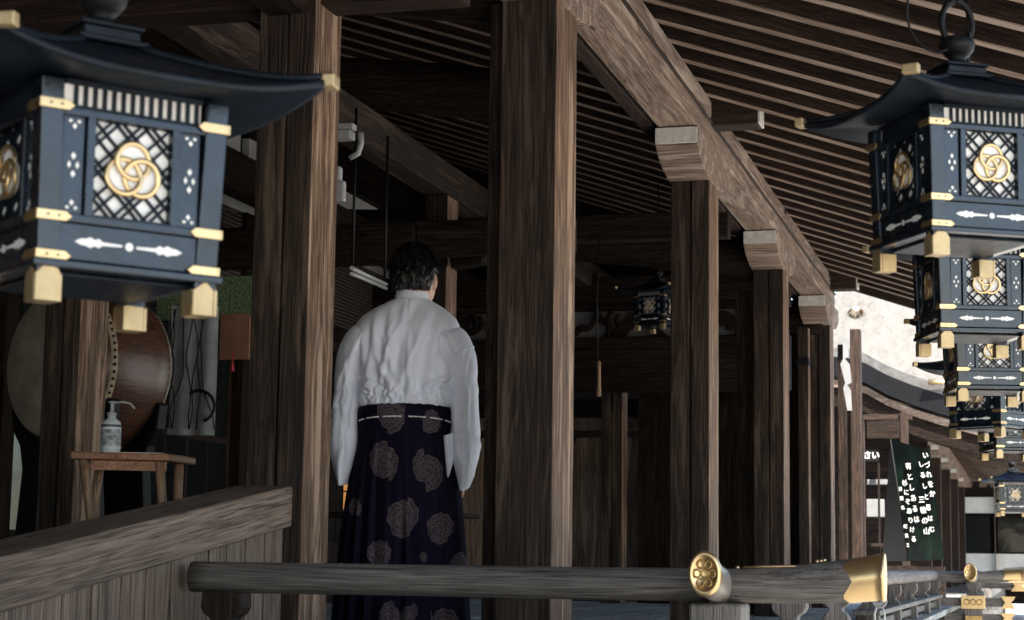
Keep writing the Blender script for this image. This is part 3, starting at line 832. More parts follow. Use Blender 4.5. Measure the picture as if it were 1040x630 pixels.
# far corner of the railing, stepping out
R2 = thing('far_railing', 'farther log railing with gilt corner fittings beyond the near one, at lower right', 'railing')
YF = 19.3; XC = at(988, 575, Y=YF).x; XF = at(1036, 575, Y=YF).x
pts, rs = [], []
for i in range(10): pts.append((-.98+(XC+.98)*i/9, YF, ZR-.01)); rs.append(.052)
for i in range(1, 9): t = i/8; pts.append((XC+(XF-XC-.02)*t, YF, ZR-.01+.03*t*t)); rs.append(.052*(1+.25*t))
MB().tube(pts, rs, 18, True, 1.05).build('top_rail', W['greyX'], R2)
gold_sleeve(R2, XF-.17, XF+.03, YF, ZR+.012, ZR+.022, .064, .070, M['gold'])
MB().tube([(XC, YF+.05, ZR), (XC, 33, ZR)], .052, 16).build('top_rail', W['greyY'], R2)
end_stub(R2, XC, YF-.04, ZR, (-.05, -1, .05), .30, .058, .066)
for y in (YF, 20.9, 22.5, 24.1): rail_post(R2, XC, y, 0)
MB().box(XC-.085, XC+.085, YF-.09, YF+.09, -.58, -.25).build('corner_post', W['greyZ'], R2, .006)
beamx('middle_rail', -.98, XC+.36, YF, -.31, .085, .10, parent=R2); beamx('lower_rail', -.98, XC+.36, YF, -.46, .07, .09, parent=R2)
beamx('ground_rail', -.98, XC+.46, YF-.02, -.62, .14, .14, parent=R2)
beamy('middle_rail', XC, YF+.06, 33, -.31, .07, .09, parent=R2); beamy('ground_rail', XC, YF+.08, 33, -.62, .12, .12, parent=R2)
# gilt plates on the rail ends
pl = MB().box(XC-.115, XC+.115, YF-.125, YF-.105, -.375, -.245).build('gilt_plate', M['gold'], R2, .004)
gp = MB()
for i in range(3): gp.torus((XC-.06+.06*i, YF-.127, -.31), .026, .006, 'Y', 12, 4)
gp.build('plate_relief', M['golddark'], pl)
MB().box(XC-.08, XC+.08, YF-.11, YF-.093, -.54, -.44).build('gilt_plate', M['golddark'], R2, .004)
def notched(x0, x1, y, z, h, parent):
    return MB().prism([(x0, y, z-h/2), (x1, y, z-h/2), (x1-.02, y, z-h/5), (x1-.045, y, z), (x1-.02, y, z+h/5), (x1, y, z+h/2), (x0, y, z+h/2), (x0+.04, y, z)], (0, .015, 0)).build('gilt_notched_end', M['gold'], parent, .002)
notched(XC+.26, XC+.40, YF-.075, -.31, .12, R2); notched(XC+.25, XC+.40, YF-.075, -.46, .10, R2); notched(XC+.34, XC+.50, YF-.11, -.62, .17, R2)
# flat dark ledge boards sloping between post feet (visible between rail posts)
MB().box(XRL-.06, XRL+.09, 11.0, YR1, -.265, -.235).build('ledge_board', W['greyY'], R1, .004)
# gilt cross-piece fittings right of the corner (further corner pieces)
for k_, (yy_, zz_) in enumerate(((20.9, -.2), (22.5, -.2), (24.1, -.2))):
    beamx('cross_rail', XC-.1, XC+.45, yy_, -.16, .06, .07, parent=R2); notched(XC+.34, XC+.50, yy_-.05, -.16, .11, R2)

# round grey metal fitting in front of railing
q = at(893, 610, d=8.4)
VF = thing('round_metal_fitting', 'small round grey metal fitting on two prongs below the gilt rail end', 'fitting', q)
MB().torus((0, 0, 0), .030, .006, 'Y', 20, 6).loft([[(.028*cos(a*pi/10), -.003, .028*sin(a*pi/10)) for a in range(20)], [(.028*cos(a*pi/10), .004, .028*sin(a*pi/10)) for a in range(20)]], True, False).build('disc', M['greymetal'] if 'greymetal' in M else plain('dull_grey_metal', (.22, .22, .22), .45, .6), VF)
MB().lathe([(.008, -.01), (.008, .006), (.0, .01)], (0, 0, 0), 10).xf(Matrix.Rotation(pi/2, 4, 'X')).build('bolt', M['black'], VF)
for sg in (-1, 1): MB().tube([(sg*.012, 0, -.028), (sg*.022, 0, -.06), (sg*.018, 0, -.22)], .006, 6).build('prong', M['tube'], VF)

# ================================================================ DRUM, TABLE, BOTTLE
dc = at(54, 370, d=10.0)
axis_w = (RT*sin(radians(38)) + Vector((FW.x, FW.y, 0)).normalized()*cos(radians(38))); axis_w.z = 0; axis_w.normalize()
DR = thing('taiko_drum', 'large barrel drum with studded hide head and glossy brown body behind left pillar', 'drum', dc, atan2(axis_w.y, axis_w.x))
RD = .385; LD = .48
def xr(r, x, n=64): return [(x, r*cos(2*pi*k/n), r*sin(2*pi*k/n)) for k in range(n)]
MB().loft([xr(RD+(.080*(1-((2*i/20-1)**2))), LD*i/20) for i in range(21)], True).build('drum_body', M['drumbody'], DR)
MB().loft([xr(RD+.012, .045), xr(RD+.004, .0), xr(RD-.01, -.012), xr(RD*.5, -.014), xr(.01, -.014)], True).build('drum_head', M['drumskin'], DR)
MB().loft([xr(RD+.008, LD-.04), xr(RD+.004, LD+.0), xr(RD-.01, LD+.012), xr(.01, LD+.012)], True).build('drum_head', M['drumskin'], DR)
MB().loft([xr(RD+.045, .082), xr(RD+.030, .045), xr(RD+.02, .045)], False).build('hide_edge', plain('pale_hide_edge', (.42, .34, .24), .7, var=.25, scale=20), DR)
tk = MB()
for row, (x, rad) in enumerate(((.018, RD+.014), (.055, RD+.046))):
    for i in range(72):
        a = 2*pi*(i+.5*row)/72; c = Vector((x, rad*cos(a), rad*sin(a)))
        s = .0095
        tk.lathe([(s, 0), (s*.7, .006), (0, .009)], (0, 0, 0), 6)
        m_ = Matrix.Translation(c) @ Vector((0, cos(a), sin(a))).to_track_quat('Z', 'Y').to_matrix().to_4x4()
        for j in range(len(tk.v)-18, len(tk.v)): tk.v[j] = tuple(m_ @ Vector(tk.v[j]))
tk.build('tack_row', M['black'], DR)
tk = MB()
for i in range(60):
    a = 2*pi*i/60; rad = RD+.012; x = LD-.03
    tk.box(x-.007, x+.007, rad*cos(a)-.007, rad*cos(a)+.007, rad*sin(a)-.007, rad*sin(a)+.007)
tk.build('far_tack_row', M['black'], DR)
MB().torus((LD*.5, 0, RD+.07), .05, .008, 'Y', 16, 6).build('drum_ring', M['black'], DR)
# stand
SD = thing('drum_stand', 'black scroll-edged wooden stand under the large drum', 'drum stand', (dc.x, dc.y, FLOOR), DR.rotation_euler.z)
zt_ = dc.z-FLOOR
for x in (.06, .38):
    prof = [(-.42, 0), (.42, 0), (.42, .10), (.34, .16), (.36, .28), (.30, zt_-.55), (.33, zt_-.42), (.40, zt_-.33), (.42, zt_-.2), (.36, zt_-.18), (.30, zt_-.30), (.15, zt_-.42), (0, zt_-.46), (-.15, zt_-.42), (-.30, zt_-.30), (-.36, zt_-.18), (-.42, zt_-.2), (-.40, zt_-.33), (-.33, zt_-.42), (-.30, zt_-.55), (-.36, .28), (-.34, .16), (-.42, .10)]
    MB().prism([(x, a, b) for a, b in prof], (.06, 0, 0)).build('cradle', M['black'], SD, .008)
MB().box(.12, .38, -.05, .05, .15, .25).box(.14, .50, .2, .26, .15, .25).box(.14, .5, -.26, -.2, .15, .25).build('stretcher', M['black'], SD, .005)

tp = at(132, 462, d=7.75)
TA = thing('side_table', 'small warm brown wooden table with splayed curved legs behind the parapet', 'table', (tp.x, tp.y, FLOOR), radians(2))
ht = tp.z-FLOOR
rt = Matrix.Rotation(PSI+radians(8), 4, 'Z')
MB().prism([(-.23, -.16, ht-.03), (.16, -.16, ht-.03), (.27, .12, ht-.03), (-.17, .12, ht-.03)], (0, 0, .03)).xf(rt).build('table_top', M['tablewood'], TA, .006)
for (x, y, ox, oy) in ((-.18, -.12, -.05, -.03), (.12, -.12, -.03, -.03), (.20, .08, .0, .02), (-.12, .08, .03, .03)):
    pts = []
    for i in range(9):
        t = i/8; s = sin(pi*t*.5); pts.append((x+ox*(t-1)+(.03 if x > 0 else -.03)*(t-.5)**2*0+(-ox)*.6*sin(pi*t), y, (ht-.03)*t))
    MB().tube([(p[0]+(0), p[1], p[2]) for p in pts], [.016+.004*i/8 for i in range(9)], 8, True).xf(rt).build('leg', M['tableleg'], TA)
MB().box(-.15, .15, -.125, -.115, ht-.07, ht-.032).xf(rt).build('apron', M['tablewood'], TA)
pa = TA.matrix_basis
sh = MB().prism([(-.10, -.10, ht+.001), (.13, -.10, ht+.001), (.21, .08, ht+.001), (-.06, .08, ht+.001)], (0, 0, .004)).xf(Matrix.Translation((tp.x, tp.y, FLOOR)) @ rt).build('paper_sheet', M['paper'])
tag(sh, 'pale paper sheet lying on top of the small brown table', 'paper')
bp = at(112, 458, d=7.72)
BO = thing('sanitizer_bottle', 'white pump bottle with dark printed band standing on the small brown table', 'bottle', (bp.x, bp.y, tp.z+.001))
MB().lathe([(.034, 0), (.040, .004), (.041, .03), (.041, .115), (.037, .130), (.022, .142), (.017, .146), (.017, .155)], n=28, cap=True).build('body', M['bottle'], BO)
MB().lathe([(.0415, .108), (.0415, .118)], n=28).build('label_band', M['label'], BO)
MB().lathe([(.0413, .03), (.0413, .098)], n=28).build('label', plain('printed_label', (.30, .31, .32), .5, var=.8, scale=55), BO)
MB().lathe([(.019, .155), (.019, .168), (.008, .170), (.008, .205), (.016, .207), (.016, .214), (0, .216)], n=18).build('pump', M['tube'], BO)
MB().tube([(0, 0, .210), (.05, .01, .212), (.075, .015, .205), (.092, .02, .185)], .0045, 8).build('spout', M['tube'], BO)

# ================================================================ small things deeper inside the gallery
# fluorescent batten hung on rods
fa, fb = at(357, 278, d=10.2), at(392, 293, d=11.3)
LF = thing('strip_light', 'unlit white strip light hung on two thin black rods behind the priest', 'strip light', fa)
dv = fb-fa
MB().tube([Vector((0, 0, 0)), dv], .010, 10).build('tube', M['tube'], LF)
MB().tube([Vector((0, 0, .03)), dv+Vector((0, 0, .024))], .014, 4).build('batten', M['tube'], LF)
for t in (.02, .95):
    c = dv*t; MB().tube([c+Vector((0, 0, .04)), c+Vector((0, 0, .92))], .008, 6).build('rod', M['black'], LF)
# wall box and conduit near the first pillar
wb = at(352, 142, d=9.0)
CB = thing('conduit_bracket', 'white curved conduit and junction box under the beam right of first pillar', 'conduit', wb)
MB().box(-.10, .04, -.03, .03, .045, .075).box(-.10, .03, -.04, .04, .0, .04).build('junction_box', M['tube'], CB, .005)
MB().tube([(.07, 0, .03), (.075, 0, -.02), (.06, 0, -.07), (.02, 0, -.09)], .014, 8).build('conduit', M['tube'], CB)
MB().box(-.12, -.02, -.02, .02, -.20, -.13).box(-.06, .0, -.02, .02, -.3, -.2).build('cable_box', M['tube'], CB, .01)
# inner lantern between 2nd and 3rd pillars
il = at(668, 336, d=15.6)
IL = copy_tree(proto); IL.location = il; IL.rotation_euler = (0, 0, radians(-20)); IL.scale = (.9, .9, .9)
IL['label'] = 'dim lantern hanging deep inside the gallery left of the third pillar'; IL['group'] = 'bronze lanterns hanging from the eaves'
# green mesh curtain, brown board and red cloth by the windows at left
gm = at(205, 300, d=12.4)
o = MB().box(gm.x-.32, gm.x+.42, gm.y, gm.y+.015, gm.z-.16, gm.z+.12).build('green_curtain', M['green']); tag(o, 'short green woven mesh curtain hanging at the window left of first pillar', 'curtain')
bb = at(236, 342, d=12.3)
o = MB().box(bb.x-.09, bb.x+.12, bb.y, bb.y+.02, bb.z-.15, bb.z+.15).build('brown_board', M['brownpanel'], None, .004); tag(o, 'small reddish brown board hanging below the green curtain', 'board')
rc = at(236, 371, d=12.2)
o = MB().lathe([(.006, -.04), (.014, -.035), (.011, 0), (.006, .02), (.003, .10)], rc, 10, True).build('red_tassel', M['red']); tag(o, 'small red tassel hanging under the reddish brown board', 'tassel')
hs = at(196, 378, d=12.0)
HSH = thing('reflection_sheet', 'added pale sheet with dark lines imitating a window reflection right of the drum', 'reflection sheet', hs, PSI*.9)  # added sheet imitating the pale reflection in the window glass
cols_ = []
for i in range(17):
    x = -.15+.30*i/16; cols_.append([(x, .012*sin(x*45), .42), (x, .016*sin(x*45+1), 0), (x, .012*sin(x*40+2), -.40)])
MB().loft(cols_, False, True, closed=False).build('sheet', plain('painted_window_reflection', (.22, .23, .25), .5, var=.25, scale=9), HSH)
rb = random.Random(9)
for i in range(7):
    x = rb.uniform(-.13, .12); b_ = rb.uniform(-.06, .06)
    MB().tube([(x+b_*sin(t*.5)+.012*sin(t*1.3+i), -.03, .40-.085*t) for t in range(10)], .0045, 6).build('reflection_line', M['black'], HSH)
MB().torus((.05, -.035, -.22), .10, .010, 'Y', 18, 6, -1.2, 2.2).build('curved_reflection_line', M['black'], HSH)
# low stand with papers and glowing lamp behind the priest
pp_ = at(352, 520, d=12.5)
o = MB().box(pp_.x-.35, pp_.x+.8, pp_.y, pp_.y+.4, pp_.z-.03, pp_.z+.0).box(pp_.x-.33, pp_.x-.28, pp_.y+.02, pp_.y+.07, FLOOR, pp_.z-.03).box(pp_.x-.02, pp_.x+.03, pp_.y+.02, pp_.y+.07, FLOOR, pp_.z-.03).box(pp_.x+.7, pp_.x+.75, pp_.y+.02, pp_.y+.07, FLOOR, pp_.z-.03).build('low_desk', W['inX'], None, .004)
tag(o, 'low dark wooden desk behind the priest, beside the first pillar', 'desk')
m, nt, b = new_mat('lit_paper_shade'); b.inputs['Base Color'].default_value = (.6, .35, .15, 1); b.inputs['Emission Color'].default_value = (1, .45, .14, 1); b.inputs['Emission Strength'].default_value = .10
lp = at(360, 507, d=12.7)
DL = thing('paper_lamp', 'small glowing orange paper lamp on the low desk under the left sleeve', 'lamp', (lp.x, lp.y, pp_.z))
MB().box(-.06, .06, -.06, .06, .02, .26).build('shade', m, DL)
fr = MB()
for sx in (-1, 1):
    for sy in (-1, 1): fr.box(sx*.062-.005, sx*.062+.005, sy*.062-.005, sy*.062+.005, 0, .28)
fr.box(-.067, .067, -.067, -.057, .135, .145).build('frame', M['black'], DL)

# ================================================================ THE PRIEST
MP = Vector(at(409, 570, d=8.15)); MP.z = FLOOR
FACE = PSI - radians(2)         # he faces away along the camera's heading, +y local is his front
PE = thing('person', 'man seen from behind in white robe and dark violet medallion-patterned pleated trousers', 'person', MP, FACE)
def ell(c, r, n=18, m=12):
    rings = []
    for j in range(1, m):
        a = pi*j/m; rings.append([(c[0]+r[0]*sin(a)*cos(2*pi*k/n), c[1]+r[1]*sin(a)*sin(2*pi*k/n), c[2]+r[2]*cos(a)) for k in range(n)])
    return rings
HS = 1.17; HC = Vector((.022, .03, 1.60))
HR = Matrix.Rotation(radians(-9), 3, 'Z')
def head_scale(p): p = Vector(p); return HC+HR@((p-HC)*HS)+Vector((0, 0, -.012))
def body():
    mb = MB(); TH = 1.755
    hx, hy = .022, .03
    def E(c, r): mb.loft(ell(head_scale(c), [q*HS for q in r]), True)
    E((hx, hy, TH-.118), (.078, .098, .118))                  # skull
    E((hx+.008, hy+.05, TH-.155), (.062, .062, .082))          # face
    E((hx+.012, hy+.062, TH-.205), (.040, .045, .030))         # jaw
    E((hx+.014, hy+.122, TH-.152), (.012, .018, .024))         # nose
    E((hx+.014, hy+.110, TH-.188), (.024, .012, .008))         # lips
    for s in (-1, 1):
        E((hx+.014+s*.030, hy+.100, TH-.128), (.016, .012, .008))  # brow
        E((hx+s*.079, hy+.005, TH-.140), (.010, .018, .032))   # ear
        E((hx+s*.084, hy-.004, TH-.135), (.006, .012, .024))
    mb.tube([(hx-.012, -.005, TH-.34), (hx-.004, .01, TH-.26), (hx, .02, TH-.17)], [.062, .056, .056], 16)
    mb.loft([[(a*cos(2*pi*k/24), b*sin(2*pi*k/24)+o_, z) for k in range(24)] for a, b, o_, z in
             ((.13, .09, 0, .84), (.165, .105, 0, .90), (.16, .11, 0, 1.0), (.165, .115, 0, 1.12), (.180, .11, 0, 1.28), (.160, .095, 0, 1.37), (.10, .07, 0, 1.42), (.055, .05, 0, 1.46))], True)
    for s in (-1, 1):
        mb.tube([(s*.10, 0, .92), (s*.105, .01, .70), (s*.11, .015, .48), (s*.115, -.005, .28), (s*.12, 0, .09)], [.095, .085, .06, .058, .040], 14)
        mb.tube([(s*.12, -.05, .045), (s*.122, .02, .05), (s*.126, .12, .032), (s*.128, .19, .026)], [.036, .042, .036, .022], 12)
        mb.tube([(s*.150, 0, 1.35), (s*.205, -.01, 1.30), (s*.245, -.015, 1.20), (s*.262, .0, 1.06), (s*.262, .05, .92), (s*.250, .11, .80)], [.05, .048, .044, .042, .036, .027], 14)
        w = Vector((s*.250, .11, .80)); d = Vector((-s*.04, .30, -.95)).normalized()
        mb.tube([w, w+d*.04, w+d*.095], [.026, .034, .030], 10, True, .55)
        side = Vector((0, 1, .3)).normalized()
        for i, (o_, L) in enumerate(((-.027, .068), (-.009, .078), (.009, .074), (.026, .058))):
            b0 = w+d*.085+side*o_; b1 = b0+d*(L*.5); b2 = b1+(d+Vector((-s*.5, 0, 0))).normalized()*(L*.5)
            mb.tube([b0, b1, b2], [.0095, .009, .0075], 8)
        t0 = w+d*.03+side*.024; t1 = t0+(d+side*.9).normalized()*.045; mb.tube([t0, t1, t1+d*.032], [.012, .011, .009], 8)
    o = mb.build('body', M['skin'], PE)
    r = o.modifiers.new('remesh', 'REMESH'); r.mode = 'VOXEL'; r.voxel_size = .0075; r.use_smooth_shade = True
    sm = o.modifiers.new('smooth', 'SMOOTH'); sm.factor = .5; sm.iterations = 4
    dg = bpy.context.evaluated_depsgraph_get(); me = bpy.data.meshes.new_from_object(o.evaluated_get(dg))
    o.modifiers.clear(); o.data = me
    return o
body()
# hair: cap of short black hair built as a shell of fine clumps
def hair():
    TH = 1.755; hx, hy = .022, .03; mb = MB(); nu, nv = 96, 48; rings = []
    for j in range(nv+1):
        ring = []
        for k in range(nu):
            a = 2*pi*k/nu; el = pi/2-(pi*.5+.62)*j/nv
            front = sin(a)
            lim = -.50 if front < -.45 else (-.50+min(1, (front+.45)/.35)*.62 if front < .3 else .12+min(1, (front-.3)/.5)*.42)
            # hair line: nape low, face high
            e2 = max(el, lim)
            rx, ry, rz = .089, .108, .128
            v = Vector((hx+rx*cos(e2)*cos(a), hy-.006+ry*cos(e2)*sin(a), TH-.122+rz*sin(e2)))
            n_ = noise.noise(Vector((a*7, e2*2.2, 0)))*.006+noise.noise(Vector((a*26, e2*5, 3)))*.0045+noise.noise(v*18)*.006
            c = Vector((hx, hy, TH-.122)); v = c+(v-c)*(1+n_/.1)
            if el < lim: v = c+(v-c)*(1-.10*min(1, (lim-el)/.3))
            ring.append(v)
        rings.append(ring)
    mb.loft(rings, True)
    # loose short tufts
    rnd = random.Random(3)
    for _ in range(1500):
        a = rnd.uniform(0, 2*pi); e = rnd.uniform(-.36, 1.5)
        if sin(a) > -.45 and e < .30: continue
        if sin(a) > .3 and e < .60: continue
        d = Vector((cos(e)*cos(a), cos(e)*sin(a), sin(e)))
        p = Vector((hx, hy-.006, TH-.122))+Vector((d.x*.088, d.y*.107, d.z*.127))
        t = (Vector((0, -.3, -1))+Vector((rnd.uniform(-.5, .5), rnd.uniform(-.3, .3), 0))); t = (t-d*t.dot(d)).normalized()
        L = rnd.uniform(.018, .034); s = d.cross(t)*.0022
        mb.add([p-s-t*.3*L, p+s-t*.3*L, p+t*L+d*.0065], [(0, 1, 2)])
        mb.add([p-t*.2*L, p+t*L*.9+d*.008, p+t*.4*L+s*2], [(0, 1, 2)])
    m, nt, b = new_mat('black_hair'); b.inputs['Base Color'].default_value = (.008, .007, .007, 1); b.inputs['Roughness'].default_value = .38; b.inputs['Specular IOR Level'].default_value = .35
    tc = N(nt, 'ShaderNodeTexCoord').outputs['Object']; bump(nt, b, noise_n(nt, mapping(nt, tc, (160, 160, 26)), 1, 4), .6, .004)
    mb.v = [tuple(head_scale(v)) for v in mb.v]
    mb.build('hair', m, PE)
hair()

def make_creases(seed, n, xr, zr, lean, length, width, depth, extra=()):
    r = random.Random(seed); L = list(extra)
    for _ in range(n):
        x, z = r.uniform(*xr), r.uniform(*zr); a = r.gauss(lean, .32); l = r.uniform(*length)
        L.append((x, z, x+sin(a)*l, z-cos(a)*l, r.uniform(*width), r.uniform(*depth)))
    return L
def crease(x, z, L):
    t = 0
    for (x0, z0, x1, z1, w, d) in L:
        dx, dz = x1-x0, z1-z0; ll = dx*dx+dz*dz
        u = ((x-x0)*dx+(z-z0)*dz)/ll
        if u < -.15 or u > 1.15: continue
        env = max(0, min(1, (u+.15)*4, (1.15-u)*4)); e = ((x-x0)*dz-(z-z0)*dx)/sqrt(ll)/w
        e += .5*noise.noise(Vector((x0*40, z*5, 1)))
        if abs(e) > 4: continue
        t += d*env*2.5*e*exp(-abs(e)**2.6)
    return t
BACK = [(.035, 1.49, -.085, 1.16, .030, .011), (-.05, 1.47, -.035, 1.12, .026, .008), (.12, 1.45, .035, 1.10, .034, .013), (.165, 1.41, .12, 1.10, .026, .014),
        (-.11, 1.44, -.14, 1.10, .030, .012), (.075, 1.34, -.02, 1.08, .024, .010), (-.175, 1.38, -.13, 1.10, .026, .013), (.01, 1.36, .065, 1.08, .022, .008),
        (-.07, 1.28, -.11, 1.07, .018, .009), (.205, 1.17, .09, 1.115, .016, .012), (.20, 1.125, .06, 1.085, .012, .010), (-.20, 1.16, -.08, 1.10, .016, .012), (.13, 1.24, .165, 1.07, .018, .010)]
BACK = make_creases(4, 16, (-.18, .18), (1.12, 1.44), .0, (.08, .20), (.010, .018), (.002, .0055), BACK)
BACK = make_creases(5, 26, (-.19, .19), (1.10, 1.13), .1, (.03, .07), (.006, .010), (.004, .008), BACK)
def folds(v, seed, amp):
    if seed == 3.7: return .62*crease(v.x, v.z, BACK)+.004*noise.noise(Vector((v.x*6, v.y*4, v.z*4)))
    if seed == 8.1: return 0
    return 0
def loft_fn(name, rows, n, mat, foldamp, seed, parent=PE, cap=True, thick=0.0, center=None):
    """rows: (z, cx, cy, rx, ry, power) ; superellipse sections, interpolated smoothly"""
    def interp(t):
        i = min(len(rows)-2, int(t)); f = t-i
        p0 = rows[max(0, i-1)]; p1 = rows[i]; p2 = rows[i+1]; p3 = rows[min(len(rows)-1, i+2)]
        return [.5*((2*b)+(-a+c)*f+(2*a-5*b+4*c-d)*f*f+(-a+3*b-3*c+d)*f**3) for a, b, c, d in zip(p0, p1, p2, p3)]
    rings = []; m = (len(rows)-1)*24
    for j in range(m+1):
        z, cx, cy, rx, ry, pw = interp((len(rows)-1)*j/m*.99999)
        ring = []
        for k in range(n):
            a = 2*pi*k/n; ca, sa = cos(a), sin(a)
            x = rx*math.copysign(abs(ca)**(2/pw), ca); y = ry*math.copysign(abs(sa)**(2/pw), sa)
            v = Vector((cx+x, cy+y, z)); nrm = Vector((ca, sa, 0))
            v += nrm*folds(v, seed, foldamp)
            ring.append(v)
        rings.append(ring)
    return rings
def kimono():
    # torso of the white robe (blouses over the sash)
    rows = [(1.035, 0, 0, .188, .142, 2.3), (1.065, 0, -.005, .202, .155, 2.3), (1.12, 0, -.005, .205, .158, 2.3), (1.22, 0, -.01, .208, .155, 2.3),
            (1.31, -.002, -.01, .222, .150, 2.4), (1.385, 0, -.008, .232, .138, 2.3), (1.435, .004, -.004, .212, .118, 2.2), (1.475, .008, 0, .165, .098, 2.1), (1.505, .012, .003, .112, .086, 2), (1.520, .014, .004, .084, .078, 2)]
    rings = loft_fn('k', rows, 300, None, .0085, 3.7)
    # centre back seam and gathered waist
    for ring in rings:
        for v in ring:
            if v.y < 0: v.y += .006*exp(-((v.x-.005)/.006)**2)
            if v.z < 1.12:
                t = (1.12-v.z)/.09; v.y += -.0045*t*abs(sin(v.x*70+2*sin(v.z*40)))*(1 if v.y < 0 else -1)
    mb = MB().loft(rings, False)
    mb.build('white_robe', M['kimono'], PE)
    # collar
    rc = []
    for j in range(7):
        t = j/6; z0 = 1.500+.052*t
        ring = []
        for k in range(48):
            a = 2*pi*k/48; back = max(0, -sin(a))
            ring.append((.016+(.081-.010*t)*cos(a), .008+(.078-.008*t)*sin(a), z0+.016*back*t-.045*max(0, sin(a))*t))
        rc.append(ring)
    rc += [[(x+(.022-x)*.10, y+(.01-y)*.10, z-.004) for x, y, z in rc[-1]], [(x+(.022-x)*.14, y+(.01-y)*.14, z-.04) for x, y, z in rc[-1]]]
    MB().loft(rc, False).build('collar', M['kimono'], PE)
    SLV = {}
    for s in (-1, 1):
        ex = [(s*.20, 1.32, s*.235, 1.02, .026, .012), (s*.24, 1.25, s*.275, .86, .030, .014), (s*.285, 1.18, s*.295, .80, .016, .010), (s*.225, 1.10, s*.245, .80, .014, .010), (s*.17, 1.36, s*.23, 1.24, .014, .009), (s*.20, 1.16, s*.29, 1.12, .012, .007)]
        SLV[s] = make_creases(20+s, 24, (min(s*.19, s*.32), max(s*.19, s*.32)), (.85, 1.36), s*.08, (.10, .28), (.010, .020), (.002, .006), ex)
    # wide hanging sleeves: flattened tubes, deep at the cuff
    for s in (-1, 1):
        secs = []   # (centre, half vertical extent, half thickness, direction angle) moving out along the arm
        key = [((s*.120, -.004, 1.340), .085, .120, .35), ((s*.182, -.004, 1.325), .092, .112, .75), ((s*.226, -.006, 1.262), .080, .098, 1.15),
               ((s*.246, -.004, 1.17), .068, .085, 1.45), ((s*.258, .0, 1.03), .062, .110, 1.52), ((s*.264, .01, .90), .062, .155, 1.55), ((s*.264, .02, .80), .044, .19, 1.57), ((s*.262, .035, .735), .020, .205, 1.57)]
        rings = []; n = 150; m = (len(key)-1)*20
        for j in range(m+1):
            t = (len(key)-1)*j/m*.99999; i = int(t); f = t-i
            def cr(g):
                a, b, c, d = g(key[max(0, i-1)]), g(key[i]), g(key[i+1]), g(key[min(len(key)-1, i+2)])
                return .5*((2*b)+(-a+c)*f+(2*a-5*b+4*c-d)*f*f+(-a+3*b-3*c+d)*f**3)
            cx, cy, cz = cr(lambda q: q[0][0]), cr(lambda q: q[0][1]), cr(lambda q: q[0][2])
            ev, et, an = cr(lambda q: q[1]), cr(lambda q: q[2]), cr(lambda q: q[3])
            # section plane spanned by Y (thickness fore-aft) and a vector normal to the arm's run in XZ
            u = Vector((s*sin(an), 0, cos(an)))
            low = max(0, (j/m-.55)/.45)
            ring = []
            for k in range(n):
                a = 2*pi*k/n
                v = Vector((cx, cy, cz))+u*(ev*cos(a))+Vector((0, 1, 0))*(et*sin(a))
                v.z += low*(.06*sin(a)*-1-.0)*0
                # bottom edge slants down toward the back corner of the sleeve
                v.z -= low*.045*(1-sin(a))*.5*2*(.6 if s > 0 else .4)
                nrm = (u*cos(a)/max(ev, .03)+Vector((0, 1, 0))*sin(a)/et).normalized()
                v += nrm*(.36*crease(v.x, v.z, SLV[s])+.005*noise.noise(Vector((v.x*7+s, v.y*7, v.z*3))))
                ring.append(v)
            rings.append(ring)
        MB().loft(rings, False).loft([rings[-1], [tuple(Vector(v).lerp(Vector((s*.262, .035, .76)), .10)) for v in rings[-1]]], False).build('sleeve', M['kimono'], PE)
        # white cuff hem seam at shoulder
        sr = rings[int(m*.26)]
        MB().tube([Vector(v)*1.0+(Vector(v)-Vector((s*.2, 0, 1.3))).normalized()*.0015 for v in sr]+[sr[0]], .0022, 5).build('shoulder_seam', M['kimono'], PE)
kimono()
